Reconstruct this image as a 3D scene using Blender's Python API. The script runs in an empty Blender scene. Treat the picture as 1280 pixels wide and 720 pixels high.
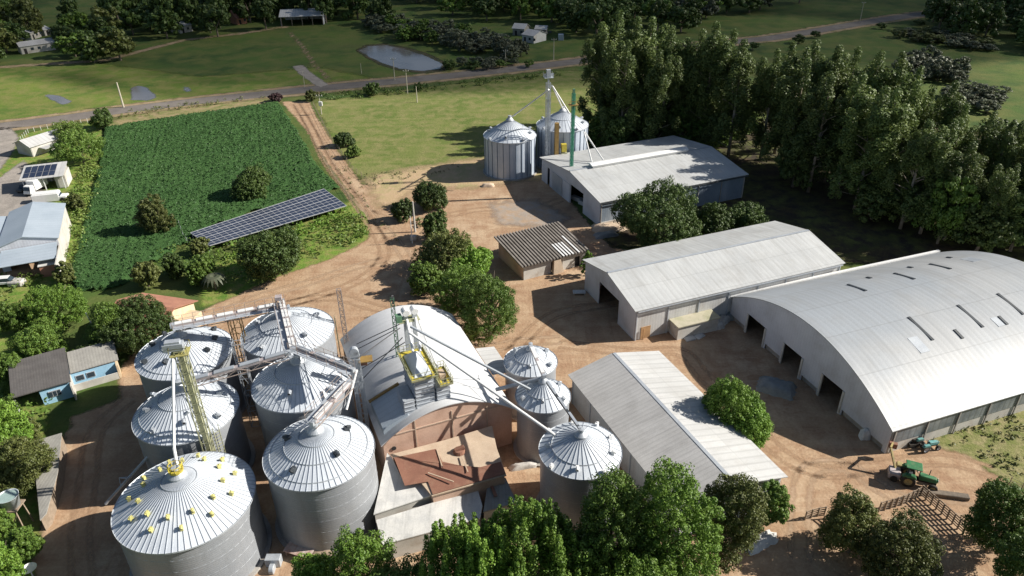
import bpy, math, random
import numpy as np
from mathutils import Vector, Matrix
S = bpy.context.scene
COL = S.collection
R_ = math.radians
# ------------------------------------------------------------------ camera, sky, sun, exposure
F_, P_, Q_, H_ = 913.6, R_(30.377), R_(.66), 65.0     # focal length (px of a 1280 wide frame), pitch, roll, height
cd = bpy.data.cameras.new('camera'); cam = bpy.data.objects.new('camera', cd); COL.objects.link(cam)
cd.sensor_width = 36; cd.lens = 36 * F_ / 1280; cd.clip_start = 1; cd.clip_end = 6000
cam.matrix_world = Matrix.Translation((0, 0, H_)) @ Matrix.Rotation(R_(90) - P_, 4, 'X') @ Matrix.Rotation(-Q_, 4, 'Z')
S.camera = cam
SUN_EL, SUN_AZ = R_(33), R_(4.5)                        # azimuth measured from +X towards +Y
w = bpy.data.worlds.new('World'); S.world = w; w.use_nodes = True
nt = w.node_tree; bg = nt.nodes['Background']; sk = nt.nodes.new('ShaderNodeTexSky')
sk.sky_type = 'NISHITA'; sk.sun_disc = False; sk.sun_elevation = SUN_EL; sk.sun_rotation = R_(90) - SUN_AZ
nt.links.new(sk.outputs[0], bg.inputs[0]); bg.inputs[1].default_value = 0.05
sl = bpy.data.lights.new('sun', 'SUN'); sl.energy = 5.0; sl.angle = R_(.5); sl.color = (1, .945, .86)
so = bpy.data.objects.new('sun', sl); COL.objects.link(so); so.location = (200, 0, 200)
sdir = Vector((math.cos(SUN_AZ) * math.cos(SUN_EL), math.sin(SUN_AZ) * math.cos(SUN_EL), math.sin(SUN_EL)))
so.rotation_euler = sdir.to_track_quat('Z', 'Y').to_euler()
S.view_settings.view_transform = 'Standard'; S.view_settings.look = 'None'; S.view_settings.gamma = 1
S.view_settings.exposure = 0.72
S.render.engine = 'CYCLES'
S.cycles.max_bounces = 6; S.cycles.transparent_max_bounces = 12
# ------------------------------------------------------------------ helpers
def at(px, py, z=0.0):
    """surveyed point of the site: image position -> place on the level z"""
    u = (px - 640) / F_; v = -(py - 360) / F_
    c, s = math.cos(Q_), math.sin(Q_); u, v = c * u + s * v, -s * u + c * v
    d = (u, math.cos(P_) + v * math.sin(P_), -math.sin(P_) + v * math.cos(P_)); t = (z - H_) / d[2]
    return Vector((d[0] * t, d[1] * t, z))
def pixy(x, y, z):
    dz = z - H_; dep = y * math.cos(P_) - dz * math.sin(P_); up = y * math.sin(P_) + dz * math.cos(P_)
    u, v = x / dep, up / dep; c, s = math.cos(Q_), math.sin(Q_); u, v = c * u - s * v, s * u + c * v
    return 640 + F_ * u, 360 - F_ * v
def height_for(x, y, py):
    lo, hi = 0, 60
    for _ in range(30):
        m = (lo + hi) / 2
        if pixy(x, y, m)[1] > py: lo = m
        else: hi = m
    return lo
def tag(o, label=None, cat=None, group=None, kind=None):
    if label: o['label'] = label
    if cat: o['category'] = cat
    if group: o['group'] = group
    if kind: o['kind'] = kind
    return o
def empty(name, loc=(0, 0, 0), rz=0.0, label=None, cat=None, group=None):
    o = bpy.data.objects.new(name, None); COL.objects.link(o); o.location = loc; o.rotation_euler = (0, 0, rz)
    o.empty_display_size = .5
    return tag(o, label, cat, group)
KIDS = {}
def link(o, parent=None):
    COL.objects.link(o)
    if parent is not None: o.parent = parent; KIDS.setdefault(parent.name, []).append(o)
    return o
class MB:
    def __init__(s): s.v = []; s.f = []
    def add(s, vs, fs):
        n = len(s.v); s.v += [tuple(p) for p in vs]; s.f += [tuple(i + n for i in f) for f in fs]; return s
    def box(s, c, d, rz=0.0):
        cx, cy, cz = c; a, b, h = d[0] / 2, d[1] / 2, d[2] / 2; co, si = math.cos(rz), math.sin(rz); vs = []
        for z in (-h, h):
            for x, y in ((-a, -b), (a, -b), (a, b), (-a, b)): vs.append((cx + x * co - y * si, cy + x * si + y * co, cz + z))
        return s.add(vs, [(3, 2, 1, 0), (4, 5, 6, 7), (0, 1, 5, 4), (1, 2, 6, 5), (2, 3, 7, 6), (3, 0, 4, 7)])
    def beam(s, p, q, w=.1, h=None, up=(0, 0, 1)):
        p, q = Vector(p), Vector(q); h = w if h is None else h; d = (q - p).normalized(); u = Vector(up)
        if abs(d.dot(u)) > .97: u = Vector((1, 0, 0))
        a = d.cross(u).normalized(); b = a.cross(d).normalized(); vs = []
        for e in (p, q):
            for i, j in ((-1, -1), (1, -1), (1, 1), (-1, 1)): vs.append(e + a * (i * w / 2) + b * (j * h / 2))
        return s.add(vs, [(3, 2, 1, 0), (4, 5, 6, 7), (0, 1, 5, 4), (1, 2, 6, 5), (2, 3, 7, 6), (3, 0, 4, 7)])
    def tube(s, p, q, r=.1, n=8, r2=None, cap=True):
        p, q = Vector(p), Vector(q); r2 = r if r2 is None else r2; d = (q - p).normalized()
        u = Vector((0, 0, 1)) if abs(d.z) < .9 else Vector((1, 0, 0)); a = d.cross(u).normalized(); b = d.cross(a).normalized(); vs = []
        for e, rr in ((p, r), (q, r2)):
            for k in range(n):
                t = 2 * math.pi * k / n; vs.append(e + a * (rr * math.cos(t)) + b * (rr * math.sin(t)))
        fs = [(k, (k + 1) % n, n + (k + 1) % n, n + k) for k in range(n)]
        if cap: fs += [tuple(range(n))[::-1], tuple(range(n, 2 * n))]
        return s.add(vs, fs)
    def path(s, pts, r=.1, n=7):
        for a, b in zip(pts, pts[1:]): s.tube(a, b, r, n)
        return s
    def lathe(s, c, prof, n=48, cap=False):
        vs = []; m = len(prof)
        for r, z in prof:
            for k in range(n):
                t = 2 * math.pi * k / n; vs.append((c[0] + r * math.cos(t), c[1] + r * math.sin(t), c[2] + z))
        fs = [(i * n + k, i * n + (k + 1) % n, (i + 1) * n + (k + 1) % n, (i + 1) * n + k) for i in range(m - 1) for k in range(n)]
        if cap: fs += [tuple(range((m - 1) * n, m * n))]
        return s.add(vs, fs)
    def slab(s, pts, t=.12):
        """flat polygon pts (3-D, counter-clockwise from above) given a thickness downwards"""
        n = len(pts); top = [Vector(p) for p in pts]; bot = [p - Vector((0, 0, t)) for p in top]
        return s.add(top + bot, [tuple(range(n)), tuple(range(n, 2 * n))[::-1]] + [(k, n + k, n + (k + 1) % n, (k + 1) % n) for k in range(n)])
    def build(s, name, m, parent=None, smooth=False, bevel=0):
        me = bpy.data.meshes.new(name); me.from_pydata(s.v, [], s.f); me.update()
        me.materials.append(m)
        if smooth: me.polygons.foreach_set('use_smooth', [True] * len(me.polygons))
        o = bpy.data.objects.new(name, me); link(o, parent)
        if bevel:
            b = o.modifiers.new('bevel', 'BEVEL'); b.width = bevel; b.segments = 1; b.limit_method = 'ANGLE'
        return o
def np_mesh(name, verts, quads, m, smooth=False):
    me = bpy.data.meshes.new(name); nv = len(verts); nf = len(quads); k = quads.shape[1]
    me.vertices.add(nv); me.vertices.foreach_set('co', verts.astype(np.float32).ravel())
    me.loops.add(nf * k); me.loops.foreach_set('vertex_index', quads.astype(np.int32).ravel())
    me.polygons.add(nf); me.polygons.foreach_set('loop_start', np.arange(0, nf * k, k, dtype=np.int32))
    if smooth: me.polygons.foreach_set('use_smooth', np.ones(nf, dtype=bool))
    me.update(calc_edges=True); me.materials.append(m); return me
def copy_tree(o, loc, rz=None, scale=None, label=None):
    """a copy of a thing with copies of its parts and sub-parts (mesh data shared)"""
    c = o.copy(); COL.objects.link(c); c.location = loc
    if rz is not None: c.rotation_euler = (0, 0, rz)
    if scale is not None: c.scale = scale
    if label: c['label'] = label
    def kids(src, dst):
        for k in KIDS.get(src.name, []):
            n = k.copy(); COL.objects.link(n); n.parent = dst; KIDS.setdefault(dst.name, []).append(n); kids(k, n)
    kids(o, c); return c
# ------------------------------------------------------------------ materials
def N(t, ty, **kw):
    n = t.nodes.new(ty)
    for k, v in kw.items():
        if k in n.inputs: n.inputs[k].default_value = v
        else: setattr(n, k, v)
    return n
def mixc(t, fac, a, b, bt='MIX'):
    n = t.nodes.new('ShaderNodeMix'); n.data_type = 'RGBA'; n.blend_type = bt
    for i, x in ((0, fac), (6, a), (7, b)):
        if isinstance(x, (int, float)): n.inputs[i].default_value = x
        elif isinstance(x, tuple): n.inputs[i].default_value = (*x, 1)
        else: t.links.new(x, n.inputs[i])
    return n.outputs[2]
def ramp(t, src, lo, hi, a=0.0, b=1.0):
    n = t.nodes.new('ShaderNodeMapRange'); n.inputs[1].default_value = lo; n.inputs[2].default_value = hi
    n.inputs[3].default_value = a; n.inputs[4].default_value = b; t.links.new(src, n.inputs[0]); return n.outputs[0]
def math_(t, op, a, b=0.0):
    n = t.nodes.new('ShaderNodeMath'); n.operation = op
    for i, x in ((0, a), (1, b)):
        if isinstance(x, (int, float)): n.inputs[i].default_value = x
        else: t.links.new(x, n.inputs[i])
    return n.outputs[0]
def noise(t, vec, scale, detail=4, rough=.55, dist=0.0):
    n = t.nodes.new('ShaderNodeTexNoise'); n.inputs['Scale'].default_value = scale; n.inputs['Detail'].default_value = detail
    n.inputs['Roughness'].default_value = rough; n.inputs['Distortion'].default_value = dist; t.links.new(vec, n.inputs['Vector']); return n.outputs[0]
def mapping(t, vec, sc=(1, 1, 1), rot=(0, 0, 0)):
    n = t.nodes.new('ShaderNodeMapping'); n.inputs['Scale'].default_value = sc; n.inputs['Rotation'].default_value = rot
    t.links.new(vec, n.inputs[0]); return n.outputs[0]
def base(name):
    m = bpy.data.materials.new(name); m.use_nodes = True; t = m.node_tree; b = t.nodes['Principled BSDF']
    tc = t.nodes.new('ShaderNodeTexCoord'); return m, t, b, tc.outputs['Object']
def mat(name, c1, c2=None, ns=.6, rough=.7, metal=0.0, band=None, grime=0.0, gcol=(.10, .08, .06), gs=.35, bump=0.0, bs=6.0, lo=.35, hi=.65, fine=.08, streak=None, panel=None):
    """base colour c1..c2 in patches, fine mottling, grime stains, sheet-metal ribs (band = axis, period m, depth)"""
    m, t, b, v = base(name); c2 = c2 or tuple(x * .8 for x in c1)
    col = mixc(t, ramp(t, noise(t, v, ns), lo, hi), c1, c2)
    if streak:   # long faint run-off streaks, axis-stretched
        sc = streak[0]; col = mixc(t, ramp(t, noise(t, mapping(t, v, sc), 1.0, 3), .5, .72, 0, streak[1]), col, streak[2] if len(streak) > 2 else gcol)
    if fine: col = mixc(t, fine * 2, col, mixc(t, ramp(t, noise(t, v, 9, 2), .3, .7), (0, 0, 0), (1, 1, 1)), 'SOFT_LIGHT')
    if panel:    # separate sheets: each panel its own slight tone, a thin lap line between rows of sheets
        sn = t.nodes.new('ShaderNodeVectorMath'); sn.operation = 'SNAP'; sn.inputs[1].default_value = (panel[0], panel[1], 1000); t.links.new(v, sn.inputs[0])
        wn = t.nodes.new('ShaderNodeTexWhiteNoise'); t.links.new(sn.outputs[0], wn.inputs['Vector']); col = mixc(t, ramp(t, wn.outputs['Value'], .55, 1, 0, panel[2]), col, tuple(x * .70 for x in c1))
        sx = t.nodes.new('ShaderNodeSeparateXYZ'); t.links.new(v, sx.inputs[0]); fr = math_(t, 'FRACT', math_(t, 'DIVIDE', sx.outputs['Y'], panel[1])); col = mixc(t, ramp(t, fr, 0, .03, .55, 0), col, tuple(x * .5 for x in c1))
    if grime: col = mixc(t, ramp(t, noise(t, v, gs, 6, .65), .52, .72, 0, grime), col, gcol)
    hgt = None
    if band:
        ax, per, dep = band; wv = t.nodes.new('ShaderNodeTexWave'); wv.bands_direction = ax; wv.inputs['Scale'].default_value = 1 / per / 3.1831
        wv.wave_profile = 'SIN'; t.links.new(v, wv.inputs['Vector']); hgt = wv.outputs['Fac']
        col = mixc(t, ramp(t, hgt, 0, .25, dep, 0), col, tuple(x * .45 for x in c1))
    t.links.new(col, b.inputs['Base Color']); b.inputs['Roughness'].default_value = rough; b.inputs['Metallic'].default_value = metal
    if bump or hgt is not None:
        bp = t.nodes.new('ShaderNodeBump'); bp.inputs['Distance'].default_value = .05; bp.inputs['Strength'].default_value = bump or .12
        t.links.new(hgt if hgt is not None else noise(t, v, bs, 5), bp.inputs['Height']); t.links.new(bp.outputs[0], b.inputs['Normal'])
    return m
def leafmat(name, c1, c2, trans=.16, yellow=(.16, .17, .03), ns=.45):
    m, t, b, v = base(name); oi = t.nodes.new('ShaderNodeObjectInfo'); ge = t.nodes.new('ShaderNodeNewGeometry')
    col = mixc(t, ramp(t, noise(t, v, ns, 3), .35, .65), c1, c2)
    col = mixc(t, ramp(t, ge.outputs['Random Per Island'], .6, 1, 0, .35), col, yellow)
    hs = t.nodes.new('ShaderNodeHueSaturation'); t.links.new(col, hs.inputs['Color'])
    t.links.new(ramp(t, oi.outputs['Random'], 0, 1, .75, 1.25), hs.inputs['Value']); col = hs.outputs[0]
    t.links.new(col, b.inputs['Base Color']); b.inputs['Roughness'].default_value = .55; b.inputs['Specular IOR Level'].default_value = .35
    tr = t.nodes.new('ShaderNodeBsdfTranslucent'); t.links.new(col, tr.inputs[0]); mx = t.nodes.new('ShaderNodeMixShader'); mx.inputs[0].default_value = trans
    t.links.new(b.outputs[0], mx.inputs[1]); t.links.new(tr.outputs[0], mx.inputs[2]); t.links.new(mx.outputs[0], t.nodes['Material Output'].inputs[0])
    return m
def edge_alpha(m, t, shader, v, amp=1.2, soft=.35, ns=.55):
    """ragged outline: the sheet ends where its distance-to-border plus noise falls below zero"""
    a = t.nodes.new('ShaderNodeAttribute'); a.attribute_name = 'edge'
    k = math_(t, 'ADD', a.outputs['Fac'], math_(t, 'MULTIPLY', math_(t, 'SUBTRACT', noise(t, v, ns, 6, .65), .5), amp * 2))
    f = ramp(t, k, -soft, soft); tr = t.nodes.new('ShaderNodeBsdfTransparent'); mx = t.nodes.new('ShaderNodeMixShader')
    t.links.new(f, mx.inputs[0]); t.links.new(tr.outputs[0], mx.inputs[1]); t.links.new(shader, mx.inputs[2])
    t.links.new(mx.outputs[0], t.nodes['Material Output'].inputs[0]); return m
def groundmat(name, cols, scales, rough=.95, bump=.4, bs=3.0, edge=None, stretch=(1, 1, 1), rot=0, streaks=None, spec=.15):
    m, t, b, v = base(name); vs = mapping(t, v, stretch, (0, 0, rot)); col = cols[0]
    for i, c in enumerate(cols[1:]):
        col = mixc(t, ramp(t, noise(t, vs, scales[i], 6, .6, .3), .42, .62), col, c)
    if streaks:
        for (sc, ro, thr, amt, c) in streaks:
            vv = mapping(t, v, sc, (0, 0, ro)); col = mixc(t, ramp(t, noise(t, vv, 1, 4, .6, .6), thr, thr + .12, 0, amt), col, c)
    col = mixc(t, .25, col, mixc(t, ramp(t, noise(t, v, 2.6, 5, .7), .3, .7), (0, 0, 0), (1, 1, 1)), 'SOFT_LIGHT')
    t.links.new(col, b.inputs['Base Color']); b.inputs['Roughness'].default_value = rough; b.inputs['Specular IOR Level'].default_value = spec
    bp = t.nodes.new('ShaderNodeBump'); bp.inputs['Distance'].default_value = .3; bp.inputs['Strength'].default_value = bump
    t.links.new(noise(t, v, bs, 6, .65), bp.inputs['Height']); t.links.new(bp.outputs[0], b.inputs['Normal'])
    if edge: edge_alpha(m, t, b.outputs[0], v, *edge)
    return m
M = {}
M['galv'] = mat('galvanised_steel', (.44, .47, .50), (.36, .39, .43), ns=.5, rough=.45, metal=.2, grime=.25, gcol=(.22, .22, .22), gs=.6, fine=.1)
M['galv_roof'] = mat('galvanised_roof', (.62, .66, .70), (.54, .58, .63), ns=.4, rough=.42, metal=.1, grime=.3, gcol=(.33, .33, .33), gs=.5)
M['galv_rib'] = mat('galvanised_rib', (.44, .47, .51), (.40, .43, .47), rough=.5, metal=.05)
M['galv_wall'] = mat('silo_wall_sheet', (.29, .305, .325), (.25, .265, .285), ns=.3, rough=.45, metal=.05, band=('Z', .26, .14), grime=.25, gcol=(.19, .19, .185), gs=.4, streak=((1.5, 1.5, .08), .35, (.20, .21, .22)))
M['post_blue'] = mat('stiffener_steel', (.16, .22, .30), (.12, .17, .24), rough=.5, metal=.3)
M['roof_white'] = mat('white_roof_sheet', (.49, .50, .495), (.42, .43, .43), ns=.15, rough=.6, metal=0, band=('X', .9, .12), streak=((1.6, .12, 1), .45, (.31, .30, .28)), grime=.3, gcol=(.28, .265, .24), gs=.25, panel=(1.0, 4.4, .35))
M['roof_arch'] = mat('arched_roof_sheet', (.39, .40, .405), (.325, .35, .375), ns=.045, rough=.5, metal=0, band=('X', .95, .12), streak=((1.1, .09, .1), .5, (.30, .315, .33)), grime=.4, gcol=(.28, .27, .25), gs=.13, lo=.42, hi=.58, panel=(1.0, 6.6, .3))
M['roof_grey'] = mat('grey_roof_sheet', (.50, .49, .475), (.42, .41, .395), ns=.25, rough=.7, metal=0, band=('X', .6, .2), streak=((2.2, .10, 1), .45, (.28, .27, .26)), grime=.3, gcol=(.28, .27, .25), gs=.4)
M['roof_bright'] = mat('bright_roof_sheet', (.53, .53, .52), (.46, .46, .45), ns=.2, rough=.5, metal=0, band=('X', 1.1, .30), streak=((1.8, .12, 1), .4, (.36, .35, .33)), grime=.35, gcol=(.33, .31, .28), gs=.3, panel=(1.1, 3.4, .3))
M['roof_blue'] = mat('pale_blue_roof_sheet', (.42, .48, .54), (.36, .42, .48), ns=.2, rough=.5, metal=.2, band=('X', .9, .15))
M['shade_wall'] = mat('shaded_blue_grey_sheet', (.20, .245, .30), (.15, .19, .24), ns=.25, rough=.7, band=('X', .5, .12), streak=((.6, .6, .1), .4, (.36, .40, .45)))  # tree shade, with its lighter gaps, painted into this wall colour
M['white_wall'] = mat('white_wall_sheet', (.56, .56, .55), (.48, .48, .47), ns=.3, rough=.7, band=('X', .5, .12), grime=.45, gcol=(.34, .27, .20), gs=.3, streak=((1.2, 1.2, .1), .3, (.36, .33, .29)))
M['white_gable'] = mat('white_gable_sheet', (.56, .575, .62), (.49, .505, .55), ns=.3, rough=.7, band=('Y', .5, .1), grime=.3, gcol=(.34, .31, .29), gs=.3)
M['plaster'] = mat('white_plaster', (.54, .52, .48), (.44, .42, .38), ns=.5, rough=.85, grime=.55, gcol=(.33, .25, .18), gs=.6)
M['clear_sheet'] = mat('grey_translucent_sheet', (.25, .27, .28), (.12, .14, .16), ns=.35, rough=.4, band=('X', 1.0, .6), grime=.4, gcol=(.09, .10, .11), gs=.3)
M['dark'] = mat('dark_opening', (.02, .02, .022), (.03, .028, .026), rough=.9)
M['slot'] = mat('dark_plastic_slot', (.05, .06, .07), (.04, .045, .05), rough=.5)
M['conc'] = mat('concrete', (.36, .34, .31), (.27, .25, .23), ns=.5, rough=.9, grime=.4, gcol=(.18, .14, .11), gs=.5, bump=.3)
M['conc_lite'] = mat('weathered_concrete_roof', (.60, .59, .56), (.46, .46, .45), ns=.5, rough=.9, grime=.5, gcol=(.24, .24, .23), gs=.6, bump=.2, streak=((3, .25, 1), .4, (.32, .32, .31)))
M['brick'] = mat('brown_brick', (.62, .43, .33), (.54, .36, .27), ns=.5, rough=.9, band=('Z', .22, .15), grime=.35, gcol=(.36, .23, .165), gs=.5)
M['beam_conc'] = mat('concrete_band', (.50, .38, .29), (.42, .32, .25), ns=.8, rough=.9)
M['beige'] = mat('dusty_beige_slab', (.52, .41, .30), (.44, .34, .25), ns=.6, rough=.95, grime=.3, gcol=(.36, .22, .14), gs=.8, bump=.2)
M['rust'] = mat('rusty_red_sheet', (.24, .115, .075), (.20, .09, .06), ns=.4, rough=.85, grime=.35, gcol=(.38, .26, .17), gs=.6, bump=.1)
M['yellow'] = mat('yellow_steel', (.55, .46, .05), (.45, .36, .06), ns=2, rough=.55, grime=.3, gcol=(.2, .16, .08), gs=1.2)
M['yellow_pale'] = mat('faded_yellow_steel', (.38, .38, .22), (.30, .31, .2), ns=2, rough=.6, grime=.4, gcol=(.22, .2, .14), gs=1.2)
M['vent_yellow'] = mat('pale_yellow_vent', (.58, .54, .20), (.5, .46, .18), ns=2, rough=.6)
M['ochre'] = mat('ochre_steel', (.30, .19, .05), (.24, .15, .05), ns=2, rough=.6)
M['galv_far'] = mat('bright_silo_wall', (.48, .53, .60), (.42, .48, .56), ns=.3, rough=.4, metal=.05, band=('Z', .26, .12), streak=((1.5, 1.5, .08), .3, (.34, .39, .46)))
M['green'] = mat('green_steel', (.08, .32, .21), (.06, .26, .17), ns=2, rough=.5)
M['green_pale'] = mat('pale_green_steel', (.12, .24, .14), (.09, .18, .11), ns=2, rough=.6)
M['white_paint'] = mat('white_paint', (.75, .75, .74), (.68, .68, .67), ns=2, rough=.4)
M['pinkish'] = mat('oxidised_grey_steel', (.46, .40, .39), (.36, .32, .33), ns=1.2, rough=.6, metal=.1, grime=.5, gcol=(.22, .12, .08), gs=1.0)
M['rail'] = mat('rail_steel', (.38, .30, .26), (.30, .25, .22), ns=1.5, rough=.7)
M['cable'] = mat('steel_cable', (.12, .12, .12), (.10, .10, .10), rough=.6)
M['wood'] = mat('grey_wood', (.30, .23, .17), (.22, .17, .12), ns=2, rough=.9)
M['pole'] = mat('pale_concrete_pole', (.50, .46, .36), (.40, .37, .30), ns=1, rough=.9)
M['bark'] = mat('bark', (.20, .16, .12), (.12, .10, .08), ns=1.2, rough=.95)
M['bark_pale'] = mat('pale_eucalyptus_bark', (.36, .31, .25), (.22, .18, .14), ns=.8, rough=.9)
M['asphalt_roof'] = mat('dark_grey_fibre_roof', (.105, .098, .094), (.085, .078, .075), ns=.5, rough=.9, band=('X', .35, .15), grime=.3, gcol=(.17, .155, .14), gs=.6)
M['fibre_roof'] = mat('worn_grey_fibre_roof', (.32, .31, .28), (.25, .24, .22), ns=.6, rough=.9, band=('X', .4, .25), grime=.3, gcol=(.18, .17, .15), gs=.8)
M['blue_wall'] = mat('light_blue_paint', (.33, .55, .72), (.29, .50, .66), ns=.8, rough=.8, grime=.2, gcol=(.3, .3, .3), gs=.8)
M['tile'] = mat('terracotta_tiles', (.42, .20, .13), (.33, .15, .10), ns=.8, rough=.85, band=('X', .3, .3), grime=.35, gcol=(.24, .13, .1), gs=1.0)
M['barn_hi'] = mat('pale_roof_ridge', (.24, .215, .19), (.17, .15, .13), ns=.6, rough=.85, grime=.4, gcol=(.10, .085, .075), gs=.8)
M['barn_lo'] = mat('dark_roof_valley', (.045, .035, .03), (.06, .045, .04), ns=1, rough=.95)  # roof valleys, much darker than the ridges between them
M['glass'] = mat('window_glass', (.03, .045, .06), (.04, .055, .07), rough=.12)
M['solar'] = mat('solar_cells', (.022, .03, .055), (.03, .04, .07), ns=.3, rough=.25, fine=0)
M['alu'] = mat('aluminium_frame', (.55, .56, .58), (.5, .5, .52), rough=.4, metal=.4)
M['rubber'] = mat('tyre_rubber', (.025, .024, .022), (.05, .04, .03), ns=3, rough=.9)
M['tr_green'] = mat('tractor_green_paint', (.035, .17, .065), (.03, .14, .055), ns=2, rough=.5, grime=.6, gcol=(.22, .17, .11), gs=2.5)
M['tr_teal'] = mat('teal_paint', (.12, .32, .31), (.10, .27, .26), ns=2, rough=.55, grime=.6, gcol=(.24, .19, .14), gs=2.5)
M['tr_yellow'] = mat('machine_yellow_paint', (.38, .30, .12), (.30, .25, .12), ns=2, rough=.5, grime=.4, gcol=(.2, .15, .09), gs=2)
M['tarp'] = mat('grey_tarpaulin', (.26, .27, .26), (.18, .19, .19), ns=.8, rough=.7, bump=.5, bs=2)
M['sack'] = mat('white_sack', (.66, .66, .64), (.55, .55, .53), ns=2, rough=.8, bump=.5, bs=3)
M['litter'] = mat('pale_wrapped_goods', (.52, .50, .46), (.36, .34, .32), ns=1.5, rough=.8, bump=.4, bs=3)
M['blue_paint'] = mat('strong_blue_plastic', (.05, .17, .45), (.04, .14, .38), rough=.5)
M['tank'] = mat('pale_fibreglass', (.62, .66, .67), (.5, .56, .58), ns=2, rough=.5)
M['tank_in'] = mat('tank_green_grey', (.30, .40, .38), (.26, .35, .33), ns=2, rough=.5)
M['pinkwall'] = mat('cream_wall', (.62, .50, .34), (.54, .42, .28), ns=.8, rough=.9, grime=.3, gcol=(.4, .25, .16), gs=.8)
M['orange_wall'] = mat('orange_brick_wall', (.46, .22, .15), (.38, .18, .12), ns=.8, rough=.9)
# foliage
M['lf_mid'] = leafmat('leaf_mid_green', (.080, .150, .024), (.115, .185, .032), yellow=(.17, .20, .035))
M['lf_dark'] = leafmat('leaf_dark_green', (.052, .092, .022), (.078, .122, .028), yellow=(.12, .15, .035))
M['lf_bright'] = leafmat('leaf_bright_green', (.105, .205, .026), (.15, .255, .036), yellow=(.22, .28, .045))
M['lf_euc'] = leafmat('leaf_eucalyptus', (.080, .125, .036), (.135, .18, .050), yellow=(.24, .27, .06), ns=.25, trans=.25)
M['lf_olive'] = leafmat('leaf_olive', (.090, .115, .030), (.125, .145, .040), yellow=(.20, .19, .05))
M['lf_pale'] = leafmat('leaf_grey_green', (.12, .135, .085), (.085, .105, .06), yellow=(.2, .2, .13))
M['lf_crop'] = leafmat('leaf_crop', (.072, .165, .050), (.098, .205, .062), yellow=(.14, .26, .08), ns=.12, trans=.3)
M['lf_weed'] = leafmat('leaf_weed', (.10, .17, .03), (.14, .20, .04), yellow=(.22, .22, .06), ns=.3)
M['lf_red'] = leafmat('leaf_purple', (.055, .03, .035), (.08, .04, .04), yellow=(.12, .06, .05))
# ------------------------------------------------------------------ the ground and what lies flat on it
def world_poly(px): return np.array([at(*p)[:2] for p in px])
def signed_dist(X, Y, poly):
    n = len(poly); ins = np.zeros(X.shape, bool); dmin = np.full(X.shape, 1e9)
    for i in range(n):
        x1, y1 = poly[i]; x2, y2 = poly[(i + 1) % n]; ex, ey = x2 - x1, y2 - y1; L = ex * ex + ey * ey + 1e-9
        t = np.clip(((X - x1) * ex + (Y - y1) * ey) / L, 0, 1); d = np.hypot(X - x1 - t * ex, Y - y1 - t * ey); dmin = np.minimum(dmin, d)
        c = ((y1 > Y) != (y2 > Y)); xi = (x2 - x1) * (Y - y1) / np.where(abs(y2 - y1) < 1e-9, 1e-9, (y2 - y1)) + x1; ins ^= c & (X < xi)
    return np.where(ins, dmin, -dmin)
def grid_sheet(name, poly, z, cell, m, margin=1.5, hfun=None, smooth=False):
    lo = poly.min(0) - margin; hi = poly.max(0) + margin
    xs = np.arange(lo[0], hi[0] + cell, cell); ys = np.arange(lo[1], hi[1] + cell, cell); X, Y = np.meshgrid(xs, ys)
    D = signed_dist(X, Y, poly); ny, nx = X.shape; Z = np.full(X.shape, z, float)
    if hfun is not None: Z = z + hfun(X, Y, D)
    idx = np.arange(nx * ny).reshape(ny, nx); keep = np.maximum.reduce([D[:-1, :-1], D[1:, :-1], D[:-1, 1:], D[1:, 1:]]) > -margin
    q = np.stack([idx[:-1, :-1], idx[:-1, 1:], idx[1:, 1:], idx[1:, :-1]], -1)[keep]; used, inv = np.unique(q, return_inverse=True)
    V = np.stack([X.ravel(), Y.ravel(), Z.ravel()], -1)[used]; me = np_mesh(name, V, inv.reshape(-1, 4), m, smooth)
    a = me.attributes.new('edge', 'FLOAT', 'POINT'); a.data.foreach_set('value', D.ravel()[used].astype(np.float32))
    o = bpy.data.objects.new(name, me); return link(o)
def vnoise(X, Y, s, seed=0):
    """cheap smooth value noise"""
    r = np.random.RandomState(seed); T = r.rand(256, 256); x = X / s + 1000; y = Y / s + 1000; xi = np.floor(x).astype(int); yi = np.floor(y).astype(int)
    fx = x - xi; fy = y - yi; fx = fx * fx * (3 - 2 * fx); fy = fy * fy * (3 - 2 * fy); g = lambda a, b: T[a % 256, b % 256]
    return (g(xi, yi) * (1 - fx) + g(xi + 1, yi) * fx) * (1 - fy) + (g(xi, yi + 1) * (1 - fx) + g(xi + 1, yi + 1) * fx) * fy
def structure(o): o['kind'] = 'structure'; return o
G_far = groundmat('pasture_grass', [(.066, .112, .026), (.092, .132, .030), (.044, .080, .022), (.112, .128, .038)], [.018, .05, .11], bump=.5, bs=.8,
                  streaks=[((.012, .09, 1), .25, .55, .5, (.10, .11, .04)), ((.05, .01, 1), -.3, .6, .35, (.035, .05, .02))])
gm = MB(); gm.v = [(-2500, -600, 0), (2500, -600, 0), (2500, 3600, 0), (-2500, 3600, 0)]; gm.f = [(0, 1, 2, 3)]
structure(gm.build('ground', G_far))
# pasture, lit meadow by the two far silos
G_mead = groundmat('meadow_grass', [(.13, .165, .042), (.165, .185, .055), (.105, .145, .034), (.20, .195, .075)], [.035, .09, .3], bump=.5, bs=1.5, edge=(2.0, .8, .25),
                   streaks=[((.02, .35, 1), -.55, .55, .35, (.24, .235, .09)), ((.4, .03, 1), .2, .6, .25, (.10, .15, .035))])
structure(grid_sheet('meadow', world_poly([(392, 128), (500, 113), (600, 101), (700, 88), (760, 90), (760, 205), (700, 205), (600, 207), (545, 212), (500, 226), (470, 232), (440, 214), (412, 168)]), .004, 2.0, G_mead, 3))
G_left = groundmat('left_pasture_grass', [(.11, .165, .030), (.14, .18, .034), (.08, .135, .026), (.175, .18, .055)], [.02, .07, .2], bump=.5, bs=1.2, edge=(3, 1.5, .12),
                   streaks=[((.015, .12, 1), .2, .55, .4, (.16, .16, .05))])
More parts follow.
